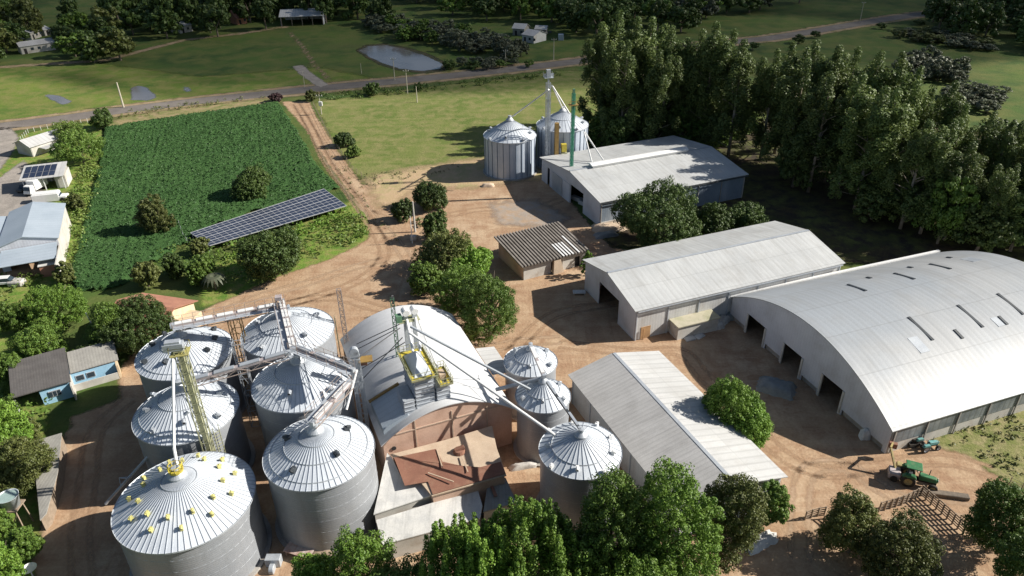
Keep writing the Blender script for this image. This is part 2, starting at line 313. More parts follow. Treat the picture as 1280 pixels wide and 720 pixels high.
structure(grid_sheet('pasture', world_poly([(-120, 178), (80, 148), (250, 126), (400, 108), (470, 98), (400, 84), (250, 96), (120, 78), (0, 84), (-150, 95)]), .004, 3.0, G_left, 5))
G_lawn = groundmat('lawn_grass', [(.13, .22, .032), (.17, .25, .045), (.09, .17, .028), (.22, .22, .07)], [.08, .25, .6], bump=.5, bs=2, edge=(1.2, .5, .4))
structure(grid_sheet('grass_verge', world_poly([(-80, 165), (20, 170), (60, 160), (130, 150), (132, 200), (118, 260), (92, 350), (60, 400), (60, 500), (50, 720), (-90, 760), (-200, 500)]), .008, 1.2, G_lawn, 2))
structure(grid_sheet('grass_bank', world_poly([(250, 384), (300, 372), (345, 352), (400, 332), (445, 312), (464, 300), (462, 272), (440, 250), (330, 300), (255, 335)]), .008, .9, G_lawn, 1.5))
G_rough = groundmat('dry_rough_grass', [(.17, .185, .060), (.22, .215, .085), (.13, .155, .045), (.27, .24, .12)], [.12, .35, .8], bump=.5, bs=2.5, edge=(1.4, .5, .4))
structure(grid_sheet('rough_grass', world_poly([(1160, 552), (1200, 572), (1235, 592), (1270, 606), (1400, 640), (1500, 520), (1290, 490), (1200, 530)]), .012, .9, G_rough, 1.5))
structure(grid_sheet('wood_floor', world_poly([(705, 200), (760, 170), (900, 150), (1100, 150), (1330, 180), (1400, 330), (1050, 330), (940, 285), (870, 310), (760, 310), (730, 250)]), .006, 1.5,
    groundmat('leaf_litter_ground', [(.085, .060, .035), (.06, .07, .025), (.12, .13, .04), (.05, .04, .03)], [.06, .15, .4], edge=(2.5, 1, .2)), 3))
# dirt yard and drive
G_dirt = groundmat('red_dirt', [(.43, .305, .195), (.47, .35, .235), (.38, .255, .16), (.33, .21, .13)], [.05, .13, .35], bump=.35, bs=2.2, edge=(1.1, .35, .5),
                   streaks=[((.05, .8, 1), .45, .52, .35, (.47, .345, .235)), ((.7, .05, 1), .25, .55, .4, (.29, .175, .105)), ((.06, 1.1, 1), -.9, .55, .4, (.31, .19, .12))])
yard = [(352, 127), (386, 127), (398, 150), (425, 193), (452, 230), (475, 235), (520, 222), (560, 212), (610, 204), (690, 204), (712, 250), (740, 285), (765, 310), (900, 330), (1150, 545), (1175, 560), (1210, 570), (1235, 590), (1262, 604),
        (1300, 640), (1340, 820), (640, 860), (300, 860), (50, 800), (42, 700), (55, 655), (62, 620), (72, 570), (92, 520), (150, 500), (150, 462), (178, 428), (232, 402), (262, 384), (300, 368), (345, 347), (405, 327), (446, 308), (463, 296), (460, 272), (440, 244), (410, 205), (385, 165)]
structure(grid_sheet('dirt_yard', world_poly(yard), .016, .8, G_dirt, 1.5))
G_tan = groundmat('dry_tan_soil', [(.42, .31, .18), (.33, .29, .14), (.45, .32, .20)], [.12, .4], edge=(3.4, 1.8, .25))
structure(grid_sheet('bare_ground', world_poly([(455, 226), (480, 216), (560, 204), (610, 196), (680, 198), (690, 222), (600, 234), (520, 238), (480, 262)]), .020, .9, G_tan, 2))
G_con = groundmat('worn_concrete', [(.30, .26, .22), (.36, .30, .25), (.36, .26, .18)], [.15, .5], bump=.1, edge=(2.4, 1.2, .35))
structure(grid_sheet('concrete_apron', world_poly([(612, 255), (668, 249), (712, 272), (690, 284), (625, 280)]), .024, .7, G_con, 2))
G_gravel = groundmat('grey_gravel', [(.30, .27, .24), (.36, .32, .28), (.25, .225, .20)], [.08, .4], bump=.3, edge=(.8, .4, .5))
structure(grid_sheet('gravel_lot', world_poly([(-120, 232), (0, 222), (30, 200), (52, 228), (60, 262), (0, 340), (-140, 360)]), .024, .9, G_gravel, 1.5))
structure(grid_sheet('dirt_track', world_poly([(-12, 162), (14, 161), (24, 172), (16, 190), (0, 212), (-30, 232), (-80, 230), (-20, 195)]), .020, .9, G_gravel, 1.5))
structure(grid_sheet('shed_floor', world_poly([(-40, 330), (70, 322), (72, 338), (20, 350), (-60, 352)]), .028, .7, G_dirt, 1))
# wheel tracks pressed into the dirt: worn paired ruts along the ways vehicles use
G_rut = groundmat('packed_rut_dirt', [(.40, .262, .163), (.43, .29, .185)], [.3], bump=.15, edge=(.42, .3, .5))
G_rut2 = groundmat('polished_rut_dirt', [(.46, .33, .225), (.43, .30, .195)], [.3], bump=.1, edge=(.42, .3, .5))
def ruts(px, gap=1.9, wd=.42, m=None):
    c = [Vector(at(*p)[:2]) for p in px]; F = []
    for a, b, p0, p3 in zip(c, c[1:], [c[0]] + c[:-2], c[2:] + [c[-1]]):      # Catmull-Rom smoothing
        for k in range(6):
            t = k / 6; F.append(.5 * ((2 * a) + (b - p0) * t + (2 * p0 - 5 * a + 4 * b - p3) * t * t + (3 * a - p0 - 3 * b + p3) * t ** 3))
    F.append(c[-1])
    for s_ in (-1, 1):
        L, Rr = [], []
        for i, p in enumerate(F):
            d = (F[min(i + 1, len(F) - 1)] - F[max(i - 1, 0)]).normalized(); n = Vector((-d.y, d.x)); q = p + n * (s_ * gap / 2); L.append(q + n * wd / 2); Rr.append(q - n * wd / 2)
        structure(grid_sheet('wheel_track', np.array([tuple(p) for p in L + Rr[::-1]]), .022, .35, m or G_rut, .35))
ruts([(370, 130), (388, 160), (410, 205), (440, 245), (470, 290), (480, 320), (450, 350), (380, 375), (300, 395)])
ruts([(372, 130), (392, 165), (416, 210), (452, 255), (500, 310), (540, 380), (600, 430), (650, 428), (700, 425)], m=G_rut2)
ruts([(480, 325), (440, 335), (380, 355), (320, 372), (270, 395)], m=G_rut2)
ruts([(700, 430), (790, 440), (850, 440), (880, 470), (930, 520), (980, 570), (1030, 590), (1100, 582), (1180, 575), (1240, 590)])
ruts([(560, 380), (520, 395), (470, 385), (420, 372), (360, 378)])
ruts([(1000, 700), (1000, 640), (1010, 590), (1060, 585), (1130, 625), (1230, 640)], m=G_rut2)
ruts([(640, 440), (690, 395), (760, 380), (790, 372)])
ruts([(470, 262), (520, 275), (600, 262), (660, 262), (700, 250)], m=G_rut)
ruts([(160, 500), (120, 540), (110, 600), (100, 680), (110, 760)])
# public road: crowned strip with worn shoulders
def strip(name, px, width, z, m, cell=1.0, margin=1.5):
    c = [Vector(at(*p)[:2]) for p in px]; L, Rr = [], []
    for i, p in enumerate(c):
        d = (c[min(i + 1, len(c) - 1)] - c[max(i - 1, 0)]).normalized(); n = Vector((-d.y, d.x)); L.append(p + n * width / 2); Rr.append(p - n * width / 2)
    return structure(grid_sheet(name, np.array([tuple(p) for p in L + Rr[::-1]]), z, cell, m, margin))
G_shoulder = groundmat('road_shoulder', [(.26, .19, .12), (.16, .15, .06), (.32, .24, .15)], [.1, .3], edge=(1.6, .7, .3))
G_road = groundmat('old_asphalt', [(.175, .155, .140), (.20, .18, .16), (.145, .13, .118)], [.04, .2], bump=.08, edge=(.35, .2, .6), streaks=[((.01, .6, 1), .22, .55, .4, (.23, .20, .175))])
rd = [(-260, 186), (-120, 172), (0, 158), (80, 148), (150, 138), (250, 126), (350, 115.5), (430, 107.5), (500, 101), (570, 94), (640, 86.5), (720, 77), (800, 66), (900, 54), (960, 48), (1000, 42), (1070, 30), (1130, 20.5), (1200, 12), (1290, 3), (1400, -8)]
strip('road_shoulder', rd, 13, .012, G_shoulder, 2, 2)
strip('road', rd, 7.6, .020, G_road, 1.6, 1)
strip('side_track', [(-120, 92), (0, 84), (60, 80), (130, 76), (160, 68), (230, 50), (300, 42), (360, 33)], 4, .016, G_shoulder, 2, 2)
strip('field_track', [(362, 40), (380, 60), (392, 80), (412, 100)], 1.4, .020, G_shoulder, 2, 2)
strip('farm_drive', [(405, 108), (395, 101), (382, 92), (372, 82)], 4, .024, G_gravel, 2, 1)
# water
def water(name, px, z=.024):
    m, t, b, v = base(name + '_water'); t.links.new(mixc(t, ramp(t, noise(t, v, .05, 3), .4, .6), (.13, .125, .13), (.20, .19, .19)), b.inputs['Base Color'])
    b.inputs['Roughness'].default_value = .12; b.inputs['Specular IOR Level'].default_value = .6
    bp = t.nodes.new('ShaderNodeBump'); bp.inputs['Strength'].default_value = .08; t.links.new(noise(t, v, 1.5), bp.inputs['Height']); t.links.new(bp.outputs[0], b.inputs['Normal'])
    edge_alpha(m, t, b.outputs[0], v, 1.2, .3, .2); return structure(grid_sheet(name, world_poly(px), z, 1.5, m, 2))
water('pond_water', [(448, 63), (460, 58), (482, 56.5), (505, 61), (530, 69), (553, 80), (550, 86), (528, 89), (500, 86), (478, 79), (462, 71)], .03)
structure(grid_sheet('pond_bank', world_poly([(444, 63), (458, 56), (482, 54.5), (508, 59), (535, 67), (560, 80), (556, 89), (528, 91.5), (498, 88), (474, 81), (458, 72)]), .010, 1.5, groundmat('wet_bank', [(.05, .055, .03), (.09, .075, .045)], [.2], edge=(1.5, .6, .3)), 2))
water('flood_puddle', [(163, 111), (172, 107), (183, 109), (196, 121), (186, 126), (165, 125)])
water('flood_puddle', [(54, 117), (75, 120), (90, 127), (80, 132), (62, 124)])
water('flood_puddle', [(228, 108), (236, 109), (240, 115), (232, 115)])
# soybean field: a leafy sheet of bumps plus leaf tufts
G_soil = groundmat('crop_soil', [(.030, .062, .020), (.042, .080, .026)], [.3], edge=(1.2, .4, .5))
crop_poly = world_poly([(131, 161), (250, 143), (348, 129), (372, 165), (398, 210), (425, 236), (395, 246), (330, 262), (262, 286), (235, 305), (175, 340), (150, 358), (120, 366), (86, 356), (100, 300), (118, 235), (128, 190)])
crop_m, ct, cb, cv = base('crop_canopy')
cc = mixc(ct, ramp(ct, noise(ct, cv, .05, 4), .4, .6), (.040, .100, .028), (.052, .120, .034)); cc = mixc(ct, ramp(ct, noise(ct, mapping(ct, cv, (.02, .5, 1), (0, 0, 1.2)), 1, 4), .45, .7, 0, .4), cc, (.022, .062, .018))
cc = mixc(ct, ramp(ct, noise(ct, cv, 3.4, 5, .75), .42, .62, 0, .65), cc, (.085, .165, .052)); ct.links.new(cc, cb.inputs['Base Color']); cb.inputs['Roughness'].default_value = .85; cb.inputs['Specular IOR Level'].default_value = .12
cbp = ct.nodes.new('ShaderNodeBump'); cbp.inputs['Distance'].default_value = .6; cbp.inputs['Strength'].default_value = .9; ct.links.new(noise(ct, cv, 3.6, 6, .75), cbp.inputs['Height']); ct.links.new(cbp.outputs[0], cb.inputs['Normal'])
edge_alpha(crop_m, ct, cb.outputs[0], cv, 2.6, .2, .35)
def crop_h(X, Y, D):
    row = .5 + .5 * np.sin((X * .95 + Y * .32 + 1.5 * vnoise(X, Y, 9, 3)) * 2 * math.pi / 1.1)
    wl = np.abs(((X * .95 + Y * .30) % 13.0) - 6.5); wl = np.minimum(np.abs(wl - .8), 1) 
    wl = .72 + .28 * np.clip(wl / .35, 0, 1)
    return wl * np.clip(D + .5, 0, 1) * (.34 + .42 * vnoise(X, Y, .62, 1) + .28 * vnoise(X, Y, 2.2, 2) + .14 * row)
crop_o = tag(grid_sheet('soybean_field', crop_poly, .03, .42, crop_m, .6, crop_h, True), 'dense dark green leafy crop filling the field between drive and gravel lot', 'crop', kind='stuff')
# leaves ------------------------------------------------------------
def leaf_cloud(C, rad, per, size, rng, up=.25, squash=.8, jit=.38):
    """C (N,3) clump centres, rad (N,) radii; per leaves each; quads facing roughly outwards"""
    n = len(C); k = n * per; d = rng.normal(size=(k, 3)); d[:, 2] += up; d /= np.linalg.norm(d, axis=1)[:, None]
    r = np.repeat(rad, per) * (1.04 - .5 * rng.uniform(0, 1, k) ** 2.2); p = np.repeat(C, per, 0) + d * r[:, None] * np.array([1, 1, squash])
    nm = d + rng.normal(size=(k, 3)) * jit; nm /= np.linalg.norm(nm, axis=1)[:, None]; h = rng.normal(size=(k, 3)); a = np.cross(nm, h); a /= np.linalg.norm(a, axis=1)[:, None]; b = np.cross(nm, a)
    s = size * rng.uniform(.6, 1.25, k)[:, None]; a *= s * .62; b *= s * .5
    V = np.stack([p - a, p - b * .9, p + a, p + b], 1).reshape(-1, 3); return V, np.arange(k * 4).reshape(-1, 4)
rng = np.random.RandomState(77); lo_, hi_ = crop_poly.min(0), crop_poly.max(0); cp = rng.uniform(lo_, hi_, (int((hi_ - lo_).prod() * 2.6), 2)); cD = signed_dist(cp[:, 0], cp[:, 1], crop_poly); cp = cp[cD > .2]; cD = cD[cD > .2]
cz = crop_h(cp[:, 0], cp[:, 1], cD) + .06; cV, cQ = leaf_cloud(np.column_stack([cp, cz]), np.full(len(cp), .24), 5, .26, rng, 1.2, .5, .5); cl_ = bpy.data.objects.new('leaves', np_mesh('leaves', cV, cQ, M['lf_crop'])); link(cl_, crop_o); cl_['kind'] = 'stuff'
G_shoulder0 = groundmat('verge_soil', [(.20, .19, .08), (.13, .16, .045), (.30, .23, .13)], [.12, .35], edge=(2.4, 1.2, .3))
structure(grid_sheet('verge', world_poly([(128, 159), (150, 146), (250, 132), (346, 122), (352, 128), (250, 144), (135, 162)]), .014, .8, G_shoulder0, 1.5))
def weeds(name, px, dens, h, r, m, label, cat, seed=0, size=.35, per=14):
    poly = world_poly(px); rng = np.random.RandomState(seed); lo, hi = poly.min(0), poly.max(0); n = int((hi - lo).prod() * dens)
    P = rng.uniform(lo, hi, (n, 2)); D = signed_dist(P[:, 0], P[:, 1], poly); nz = vnoise(P[:, 0], P[:, 1], 3, seed); P = P[(D > 0) & (nz > .3)]; n = len(P)
    rr = r * rng.uniform(.5, 1.3, n); C = np.column_stack([P, h * rng.uniform(.3, 1, n)]); V, Q = leaf_cloud(C, rr, per, size, rng, .6, .9)
    V[:, 2] = np.abs(V[:, 2]); o = bpy.data.objects.new(name, np_mesh(name, V, Q, m)); link(o); return tag(o, label, cat, kind='stuff')
weeds('ground_cover', [(455, 270), (462, 292), (446, 306), (400, 322), (352, 335), (392, 296), (425, 275)], .9, .9, .8, M['lf_weed'], 'bright green weeds between the ground solar array and the dirt yard', 'weeds', 1)
weeds('ground_cover', [(262, 310), (330, 298), (430, 262), (452, 268), (420, 282), (350, 305), (345, 318), (275, 328)], .9, .8, .7, M['lf_bright'], 'low bright leafy plants along the near edge of the solar array', 'weeds', 2)
weeds('ground_cover', [(104, 205), (130, 210), (122, 250), (106, 300), (92, 350), (72, 356), (84, 300), (86, 258)], 1.3, .8, .8, M['lf_weed'], 'yellow green rough grass strip between crop and pale blue roofed shed', 'rough grass', 3)
weeds('ground_cover', [(-10, 345), (60, 345), (90, 365), (60, 385), (-20, 400)], .5, .6, .7, M['lf_weed'], 'rough grass in front of the pale blue roofed shed', 'rough grass', 4)
weeds('ground_cover', [(1172, 548), (1225, 576), (1265, 594), (1320, 600), (1330, 520), (1240, 520)], 1.2, .2, .35, M['lf_olive'], 'rough yellow green grass beside the large arched shed', 'rough grass', 5, .22, 10)
weeds('ground_cover', [(500, 262), (530, 290), (528, 345), (560, 380), (600, 400), (560, 345), (545, 290)], .7, .8, .7, M['lf_olive'], 'low scrub under the row of trees by the drive', 'scrub', 6)
weeds('ground_cover', [(170, 330), (250, 300), (330, 315), (320, 345), (250, 360), (190, 345)], .35, .9, .9, M['lf_mid'], 'shrubby garden plants behind the orange roofed house', 'shrubs', 7)
weeds('ground_cover', [(0, 410), (90, 410), (60, 520), (0, 560), (-40, 500)], .35, .7, .8, M['lf_mid'], 'undergrowth behind and beside the blue house', 'undergrowth', 8)
weeds('ground_cover', [(60, 160), (150, 140), (340, 116), (345, 120), (150, 150), (70, 166)], .25, .4, .6, M['lf_olive'], 'dry verge plants between the road and the crop', 'verge plants', 9, .3)
weeds('ground_cover', [(400, 118), (550, 106), (700, 90), (715, 94), (560, 112), (405, 128)], .45, .5, .7, M['lf_mid'], 'tall verge plants between the road and the lit meadow', 'verge plants', 10, .35)
weeds('ground_cover', [(445, 220), (540, 208), (600, 203), (600, 208), (520, 222), (450, 236), (462, 262), (500, 300), (492, 305), (440, 240), (405, 185), (412, 180)], .5, .25, .4, M['lf_olive'], 'dry tufts along the meadow edge beside the dirt drive', 'dry grass', 11, .22, 9)
# ------------------------------------------------------------------ buildings (local X = along the ridge, Y = across, corner 0,0 at ground)
def wall_cols(mb, pts, y_or_x, axis, thick=.15):
    """wall built of columns: pts = list of (u0, u1, bottom, top0, top1); axis 'Y' = runs along Y at x = y_or_x, 'X' = runs along X"""
    for u0, u1, b, t0, t1 in pts:
        o0, o1 = y_or_x - thick / 2, y_or_x + thick / 2
        if axis == 'Y': vs = [(o0, u0, b), (o1, u0, b), (o1, u1, b), (o0, u1, b), (o0, u0, t0), (o1, u0, t0), (o1, u1, t1), (o0, u1, t1)]
        else: vs = [(u0, o0, b), (u1, o0, b), (u1, o1, b), (u0, o1, b), (u0, o0, t0), (u1, o0, t1), (u1, o1, t1), (u0, o1, t0)]
        mb.add(vs, [(3, 2, 1, 0), (4, 5, 6, 7), (0, 1, 5, 4), (1, 2, 6, 5), (2, 3, 7, 6), (3, 0, 4, 7)])
def gable_shed(name, label, cat, x, y, th, W, L, he, hr, rf=.5, over=.5, roof='roof_white', gable='white_gable', side='white_wall', openings=(), side_open=(), back=True, group=None, ridge_cap=True, rt=.12):
    e = empty(name, (x, y, 0), th, label, cat, group); yr = W * rf
    top = lambda yy: he + (hr - he) * (yy / yr if yy < yr else (W - yy) / (W - yr))
    for xx, ops, nm in ((0.0, openings, 'gable_wall'), (L, (), 'gable_wall')):
        if xx and not back: continue
        br = sorted({0.0, yr, W} | {a for o in ops for a in o[:2]}); cols = []
        for a, b in zip(br, br[1:]):
            mid = (a + b) / 2; bot = 0.0
            for o in ops:
                if o[0] <= mid <= o[1]: bot = o[2]
            cols.append((a, b, bot, top(a) - .03, top(b) - .03))
        mb = MB(); wall_cols(mb, cols, xx, 'Y'); mb.build(nm, M[gable], e)
    for yy in (0.0, W):
        mb = MB(); ops = side_open if yy == 0 else (); br = sorted({.08, L - .08} | {a for o in ops for a in o[:2]}); cols = []
        for a, b in zip(br, br[1:]):
            mid = (a + b) / 2; bot = 0
            for o in ops:
                if o[0] <= mid <= o[1]: bot = o[2]
            if bot < he: cols.append((a, b, bot, he - .05, he - .05))
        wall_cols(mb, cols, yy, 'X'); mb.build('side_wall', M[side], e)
    s1 = (hr - he) / yr; s2 = (hr - he) / (W - yr); mb = MB(); a0, a1 = -over, L + over
    pr = [(-over, he - s1 * over), (yr, hr), (W + over, he - s2 * over)]
    vs = [(a, p[0], p[1] + dz) for dz in (.10, .10 - rt) for a in (a0, a1) for p in pr]
    mb.add(vs, [(0, 3, 4, 1), (1, 4, 5, 2), (6, 7, 10, 9), (7, 8, 11, 10), (0, 6, 9, 3), (2, 5, 11, 8), (0, 1, 7, 6), (1, 2, 8, 7), (3, 9, 10, 4), (4, 10, 11, 5)])
    rfo = mb.build('roof', M[roof], e)
    if ridge_cap: MB().beam((a0 + .1, yr, hr + .13), (a1 - .1, yr, hr + .13), .45, .06).build('ridge_cap', M['galv'], rfo)
    return e, rfo, top
# middle white shed
wshed, wr, wtop = gable_shed('storage_shed', 'long white gabled shed in the middle with a small flat roofed box against its wall', 'shed', 18.95, 94.28, .37, 17.13, 39.4, 5.72, 7.55, .518,
    openings=((5.2, 11.9, 4.3),), side_open=())
for k in range(8): MB().box((k * 5.6 + .1, -.14, 2.8), (.16, .14, 5.6)).build('wall_post', M['galv_rib'], wshed)
MB().beam((0, -.55, 5.42), (39.4, -.55, 5.42), .14, .16).build('gutter', M['galv'], wshed)
mb = MB(); mb.box((0.15, 3.9, 2.1), (.10, 2.6, 4.2)); mb.box((.28, 5.05, 2.1), (.08, .12, 4.2)); mb.build('door', M['white_gable'], wshed)
mb = MB(); mb.box((1.4, -.35, 1.0), (.12, .12, 2.0)); mb.box((1.9, -.10, 1.1), (1.7, .08, 2.2)); mb.build('stained_panel', mat('rust_stained_panel', (.45, .27, .13), (.33, .2, .1), ns=.9, rough=.9), wshed)
ax = empty('storage_box', wshed.matrix_world @ Vector((0, 0, 0)), 0, 'low box annex with a mossy flat roof against the wall of the middle white shed', 'annex'); ax.location = (18.95 + 6.2 * math.cos(.37) + 2.6 * math.sin(.37), 94.28 + 6.2 * math.sin(.37) - 2.6 * math.cos(.37), 0); ax.rotation_euler = (0, 0, .37)
MB().box((3.7, 1.2, 1.2), (7.4, 2.3, 2.4)).build('wall', M['plaster'], ax); MB().box((3.7, 1.15, 2.48), (7.8, 2.7, .16)).build('roof', mat('mossy_slab', (.46, .42, .32), (.34, .33, .22), ns=.6, rough=.95, grime=.5, gcol=(.2, .2, .1), gs=.8), ax)
mb = MB(); mb.box((-.03, .7, 1.0), (.08, .8, 1.9)); mb.build('door', M['litter'], ax)
# back shed with ventilator ridge and lean-to
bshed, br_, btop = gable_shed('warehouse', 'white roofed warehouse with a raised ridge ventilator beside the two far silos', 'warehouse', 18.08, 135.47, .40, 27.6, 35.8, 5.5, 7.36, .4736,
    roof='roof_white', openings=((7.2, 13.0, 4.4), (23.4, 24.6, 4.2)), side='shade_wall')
mb = MB(); yr = 27.6 * .4736 + .3
mb.add([(5, yr - .9, 7.45), (29, yr - .9, 7.45), (29, yr + .9, 7.45), (5, yr + .9, 7.45), (4.6, yr - 1.2, 8.0), (29.4, yr - 1.2, 8.0), (29.4, yr + 1.2, 8.0), (4.6, yr + 1.2, 8.0), (4.6, yr, 8.35), (29.4, yr, 8.35)],
       [(0, 1, 5, 4), (2, 3, 7, 6), (4, 5, 9, 8), (7, 8, 9, 6), (0, 4, 8, 7, 3), (1, 2, 6, 9, 5), (0, 3, 2, 1)]); mb.build('ridge_ventilator', M['white_paint'], br_)
mb = MB(); mb.box((-.16, 14.9, 2.1), (.08, 3.4, 4.2)); mb.box((-.24, 16.6, 2.1), (.06, .1, 4.2)); mb.build('sliding_door', M['white_gable'], bshed)
mb = MB(); mb.box((-.16, 19.4, 2.1), (.08, 4.6, 4.2)); mb.build('sliding_door', M['galv'], bshed)
for k in range(7): MB().box((k * 5.9 + .15, -.13, 2.6), (.16, .14, 5.2)).build('wall_post', M['conc'], bshed)
MB().box((2.6, -.12, .45), (5.0, .12, .9)).build('plinth', M['plaster'], bshed)
MB().beam((-.4, -.6, 5.18), (36.2, -.6, 5.18), .16, .18).build('gutter', M['slot'], bshed)
# south shed
sshed, sr, stop_ = gable_shed('gabled_shed', 'gabled shed with one grey and one bright white roof slope behind the small right silos', 'shed', 30.27, 60.52, 1.96, 13.33, 25.72, 4.6, 6.25, .523, roof='roof_bright', side='white_wall')
yr = 13.33 * .523; mb = MB(); mb.add([(-.52, yr + .25, 6.32), (26.24, yr + .25, 6.32), (26.24, 13.9, 4.62), (-.52, 13.9, 4.62), (-.52, yr + .25, 6.36), (26.24, yr + .25, 6.36), (26.24, 13.9, 4.66), (-.52, 13.9, 4.66)],
    [(3, 2, 1, 0), (4, 5, 6, 7), (0, 1, 5, 4), (1, 2, 6, 5), (2, 3, 7, 6), (3, 0, 4, 7)]); mb.build('grey_roof_slope', M['roof_grey'], sshed)
for k in range(6): MB().box((k * 5.1 + .1, 13.45, 2.2), (.14, .12, 4.4)).build('wall_post', M['galv_rib'], sshed)
# big arched shed ---------------------------------------------------
def arch_roof(mb, W, L, he, hr, over=.3, n=36, x0=None, x1=None, t=.12, wl=None):
    a0 = -over if x0 is None else x0; a1 = L + over if x1 is None else x1; P = []
    for k in range(n + 1):
        s = -over / W + (1 + 2 * over / W) * k / n; P.append((W * s, he + (hr - he) * (1 - (2 * s - 1) ** 2)))
    vs = [(a, p[0], p[1] + dz) for dz in (.10, .10 - t) for a in (a0, a1) for p in P]; m = n + 1; fs = []
    for k in range(n):
        fs += [(k, m + k, m + k + 1, k + 1), (2 * m + k, 2 * m + k + 1, 3 * m + k + 1, 3 * m + k), (k, k + 1, 2 * m + k + 1, 2 * m + k), (m + k, 3 * m + k, 3 * m + k + 1, m + k + 1)]
    fs += [(0, 2 * m, 3 * m, m), (n, m + n, 3 * m + n, 2 * m + n)]; return mb.add(vs, fs)
def arch_wall(e, name, W, he, hr, xx, ops, m, n=40, bottom=0.0):
    top = lambda s: he + (hr - he) * (1 - (2 * s / W - 1) ** 2); br = sorted({round(W * k / n, 3) for k in range(n + 1)} | {a for o in ops for a in o[:2]}); cols = []
    for a, b in zip(br, br[1:]):
        mid = (a + b) / 2; bot = bottom
        for o in ops:
            if o[0] <= mid <= o[1]: bot = o[2]
        if min(top(a), top(b)) - .04 > bot: cols.append((a, b, bot, top(a) - .02, top(b) - .02))
    mb = MB(); wall_cols(mb, cols, xx, 'Y'); return mb.build(name, m, e)
AW, AL, AE, AR = 33.64, 43.0, 4.03, 9.28; ath = .34
ash = empty('arched_shed', (46.72, 68.59, 0), ath, 'huge shed with a pale arched roof at the right edge', 'shed')
# local width coordinate of the doorways measured on the photo
ops = ((24.9, 29.3, 3.45), (16.5, 20.6, 3.6), (8.3, 12.4, 3.75), (29.7, 33.3, .95), (21.0, 24.5, .95), (12.8, 16.1, .95), (.6, 7.9, .95))
arch_wall(ash, 'gable_wall', AW, AE, AR, 0.0, ops, M['white_gable']); arch_wall(ash, 'gable_wall', AW, AE, AR, AL, (), M['white_gable'])
ar = arch_roof(MB(), AW, AL, AE, AR, n=90).build('roof', M['roof_arch'], ash)
for x0, x1 in ((-.3, .35),): pass
for a, b in ((24.9, 29.3), (16.5, 20.6), (8.3, 12.4)):
    h = {24.9: 3.45, 16.5: 3.6, 8.3: 3.75}[a]
    for yy in (a, b): MB().box((-.12, yy, h / 2), (.18, .32, h)).build('door_jamb', M['plaster'], ash)
for a, b in ((29.7, 33.3), (21.0, 24.5), (12.8, 16.1), (.6, 7.9)): MB().box((.35, (a + b) / 2, .42), (.2, b - a, .84)).build('low_wall', M['conc'], ash)
MB().box((AL / 2, .12, .75), (AL - .4, .22, 1.5)).build('base_wall', M['plaster'], ash)
mb = MB(); wall_cols(mb, [(.1, AL - .1, 1.5, AE - .1, AE - .1)], 0.0, 'X', .08); mb.build('side_sheet', M['clear_sheet'], ash)
mb = MB(); wall_cols(mb, [(.1, AL - .1, 0, AE - .1, AE - .1)], AW, 'X', .12); mb.build('side_wall', M['white_wall'], ash)
for k in range(9): MB().box((k * 5.2 + .6, -.12, 2.0), (.18, .14, 4.0)).build('wall_post', M['conc'], ash)
def slot(u, s, ln, nm='skylight_slot'):
    """dark slot in the arched roof: u along, s across (0..1), ln length across"""
    mb = MB(); pts = []
    for q in (s - ln / 2 / AW, s + ln / 2 / AW): pts.append((AW * q, AE + (AR - AE) * (1 - (2 * q - 1) ** 2)))
    mb.beam((u, pts[0][0], pts[0][1] + .15), (u, pts[1][0], pts[1][1] + .15), .16, .42, up=(1, 0, 0)); mb.build(nm, M['slot'], ar)
def arch_from_px(px, py):
    """where on the arched roof a photo position lies"""
    best = None
    for i in range(0, 87):
        for j in range(0, 101):
            u, s = AL * i / 86, j / 100; z = AE + (AR - AE) * (1 - (2 * s - 1) ** 2); X = 46.72 + u * math.cos(ath) - AW * s * math.sin(ath); Y = 68.59 + u * math.sin(ath) + AW * s * math.cos(ath)
            q = pixy(X, Y, z); d = (q[0] - px) ** 2 + (q[1] - py) ** 2
            if best is None or d < best[0]: best = (d, u, s)
    return best[1:]
for (px, py, ln) in ((1151, 410, 4.6), (1213, 394, 4.6), (1263, 381, 4.6), (1198, 417, 1.6), (1254, 401, 1.6), (1071, 359.5, 3.6), (1130, 345.5, 3.8), (1176, 334, 3.8), (1086, 348, .9), (1138, 335.5, .9), (1187, 323, .9)):
    u, s = arch_from_px(px, py); slot(u, s, ln)
for (px, py, dx, dy) in ((1148, 430, 1.6, 2.6), (1246, 404, 1.2, 1.6), (1215, 325, 2.0, 2.4)):
    u, s = arch_from_px(px, py); z = lambda q: AE + (AR - AE) * (1 - (2 * q - 1) ** 2); q0, q1 = s - dy / 2 / AW, s + dy / 2 / AW
    MB().beam((u, AW * q0, z(q0) + .14), (u, AW * q1, z(q1) + .12), .04, dx, up=(1, 0, 0)).build('roof_patch', M['galv'], ar)
mb = MB(); mb.beam((-.35, AW + .5, AE + .1), (AL + .3, AW + .5, AE + .1), .5, .25); mb.build('gutter', M['white_paint'], ash)
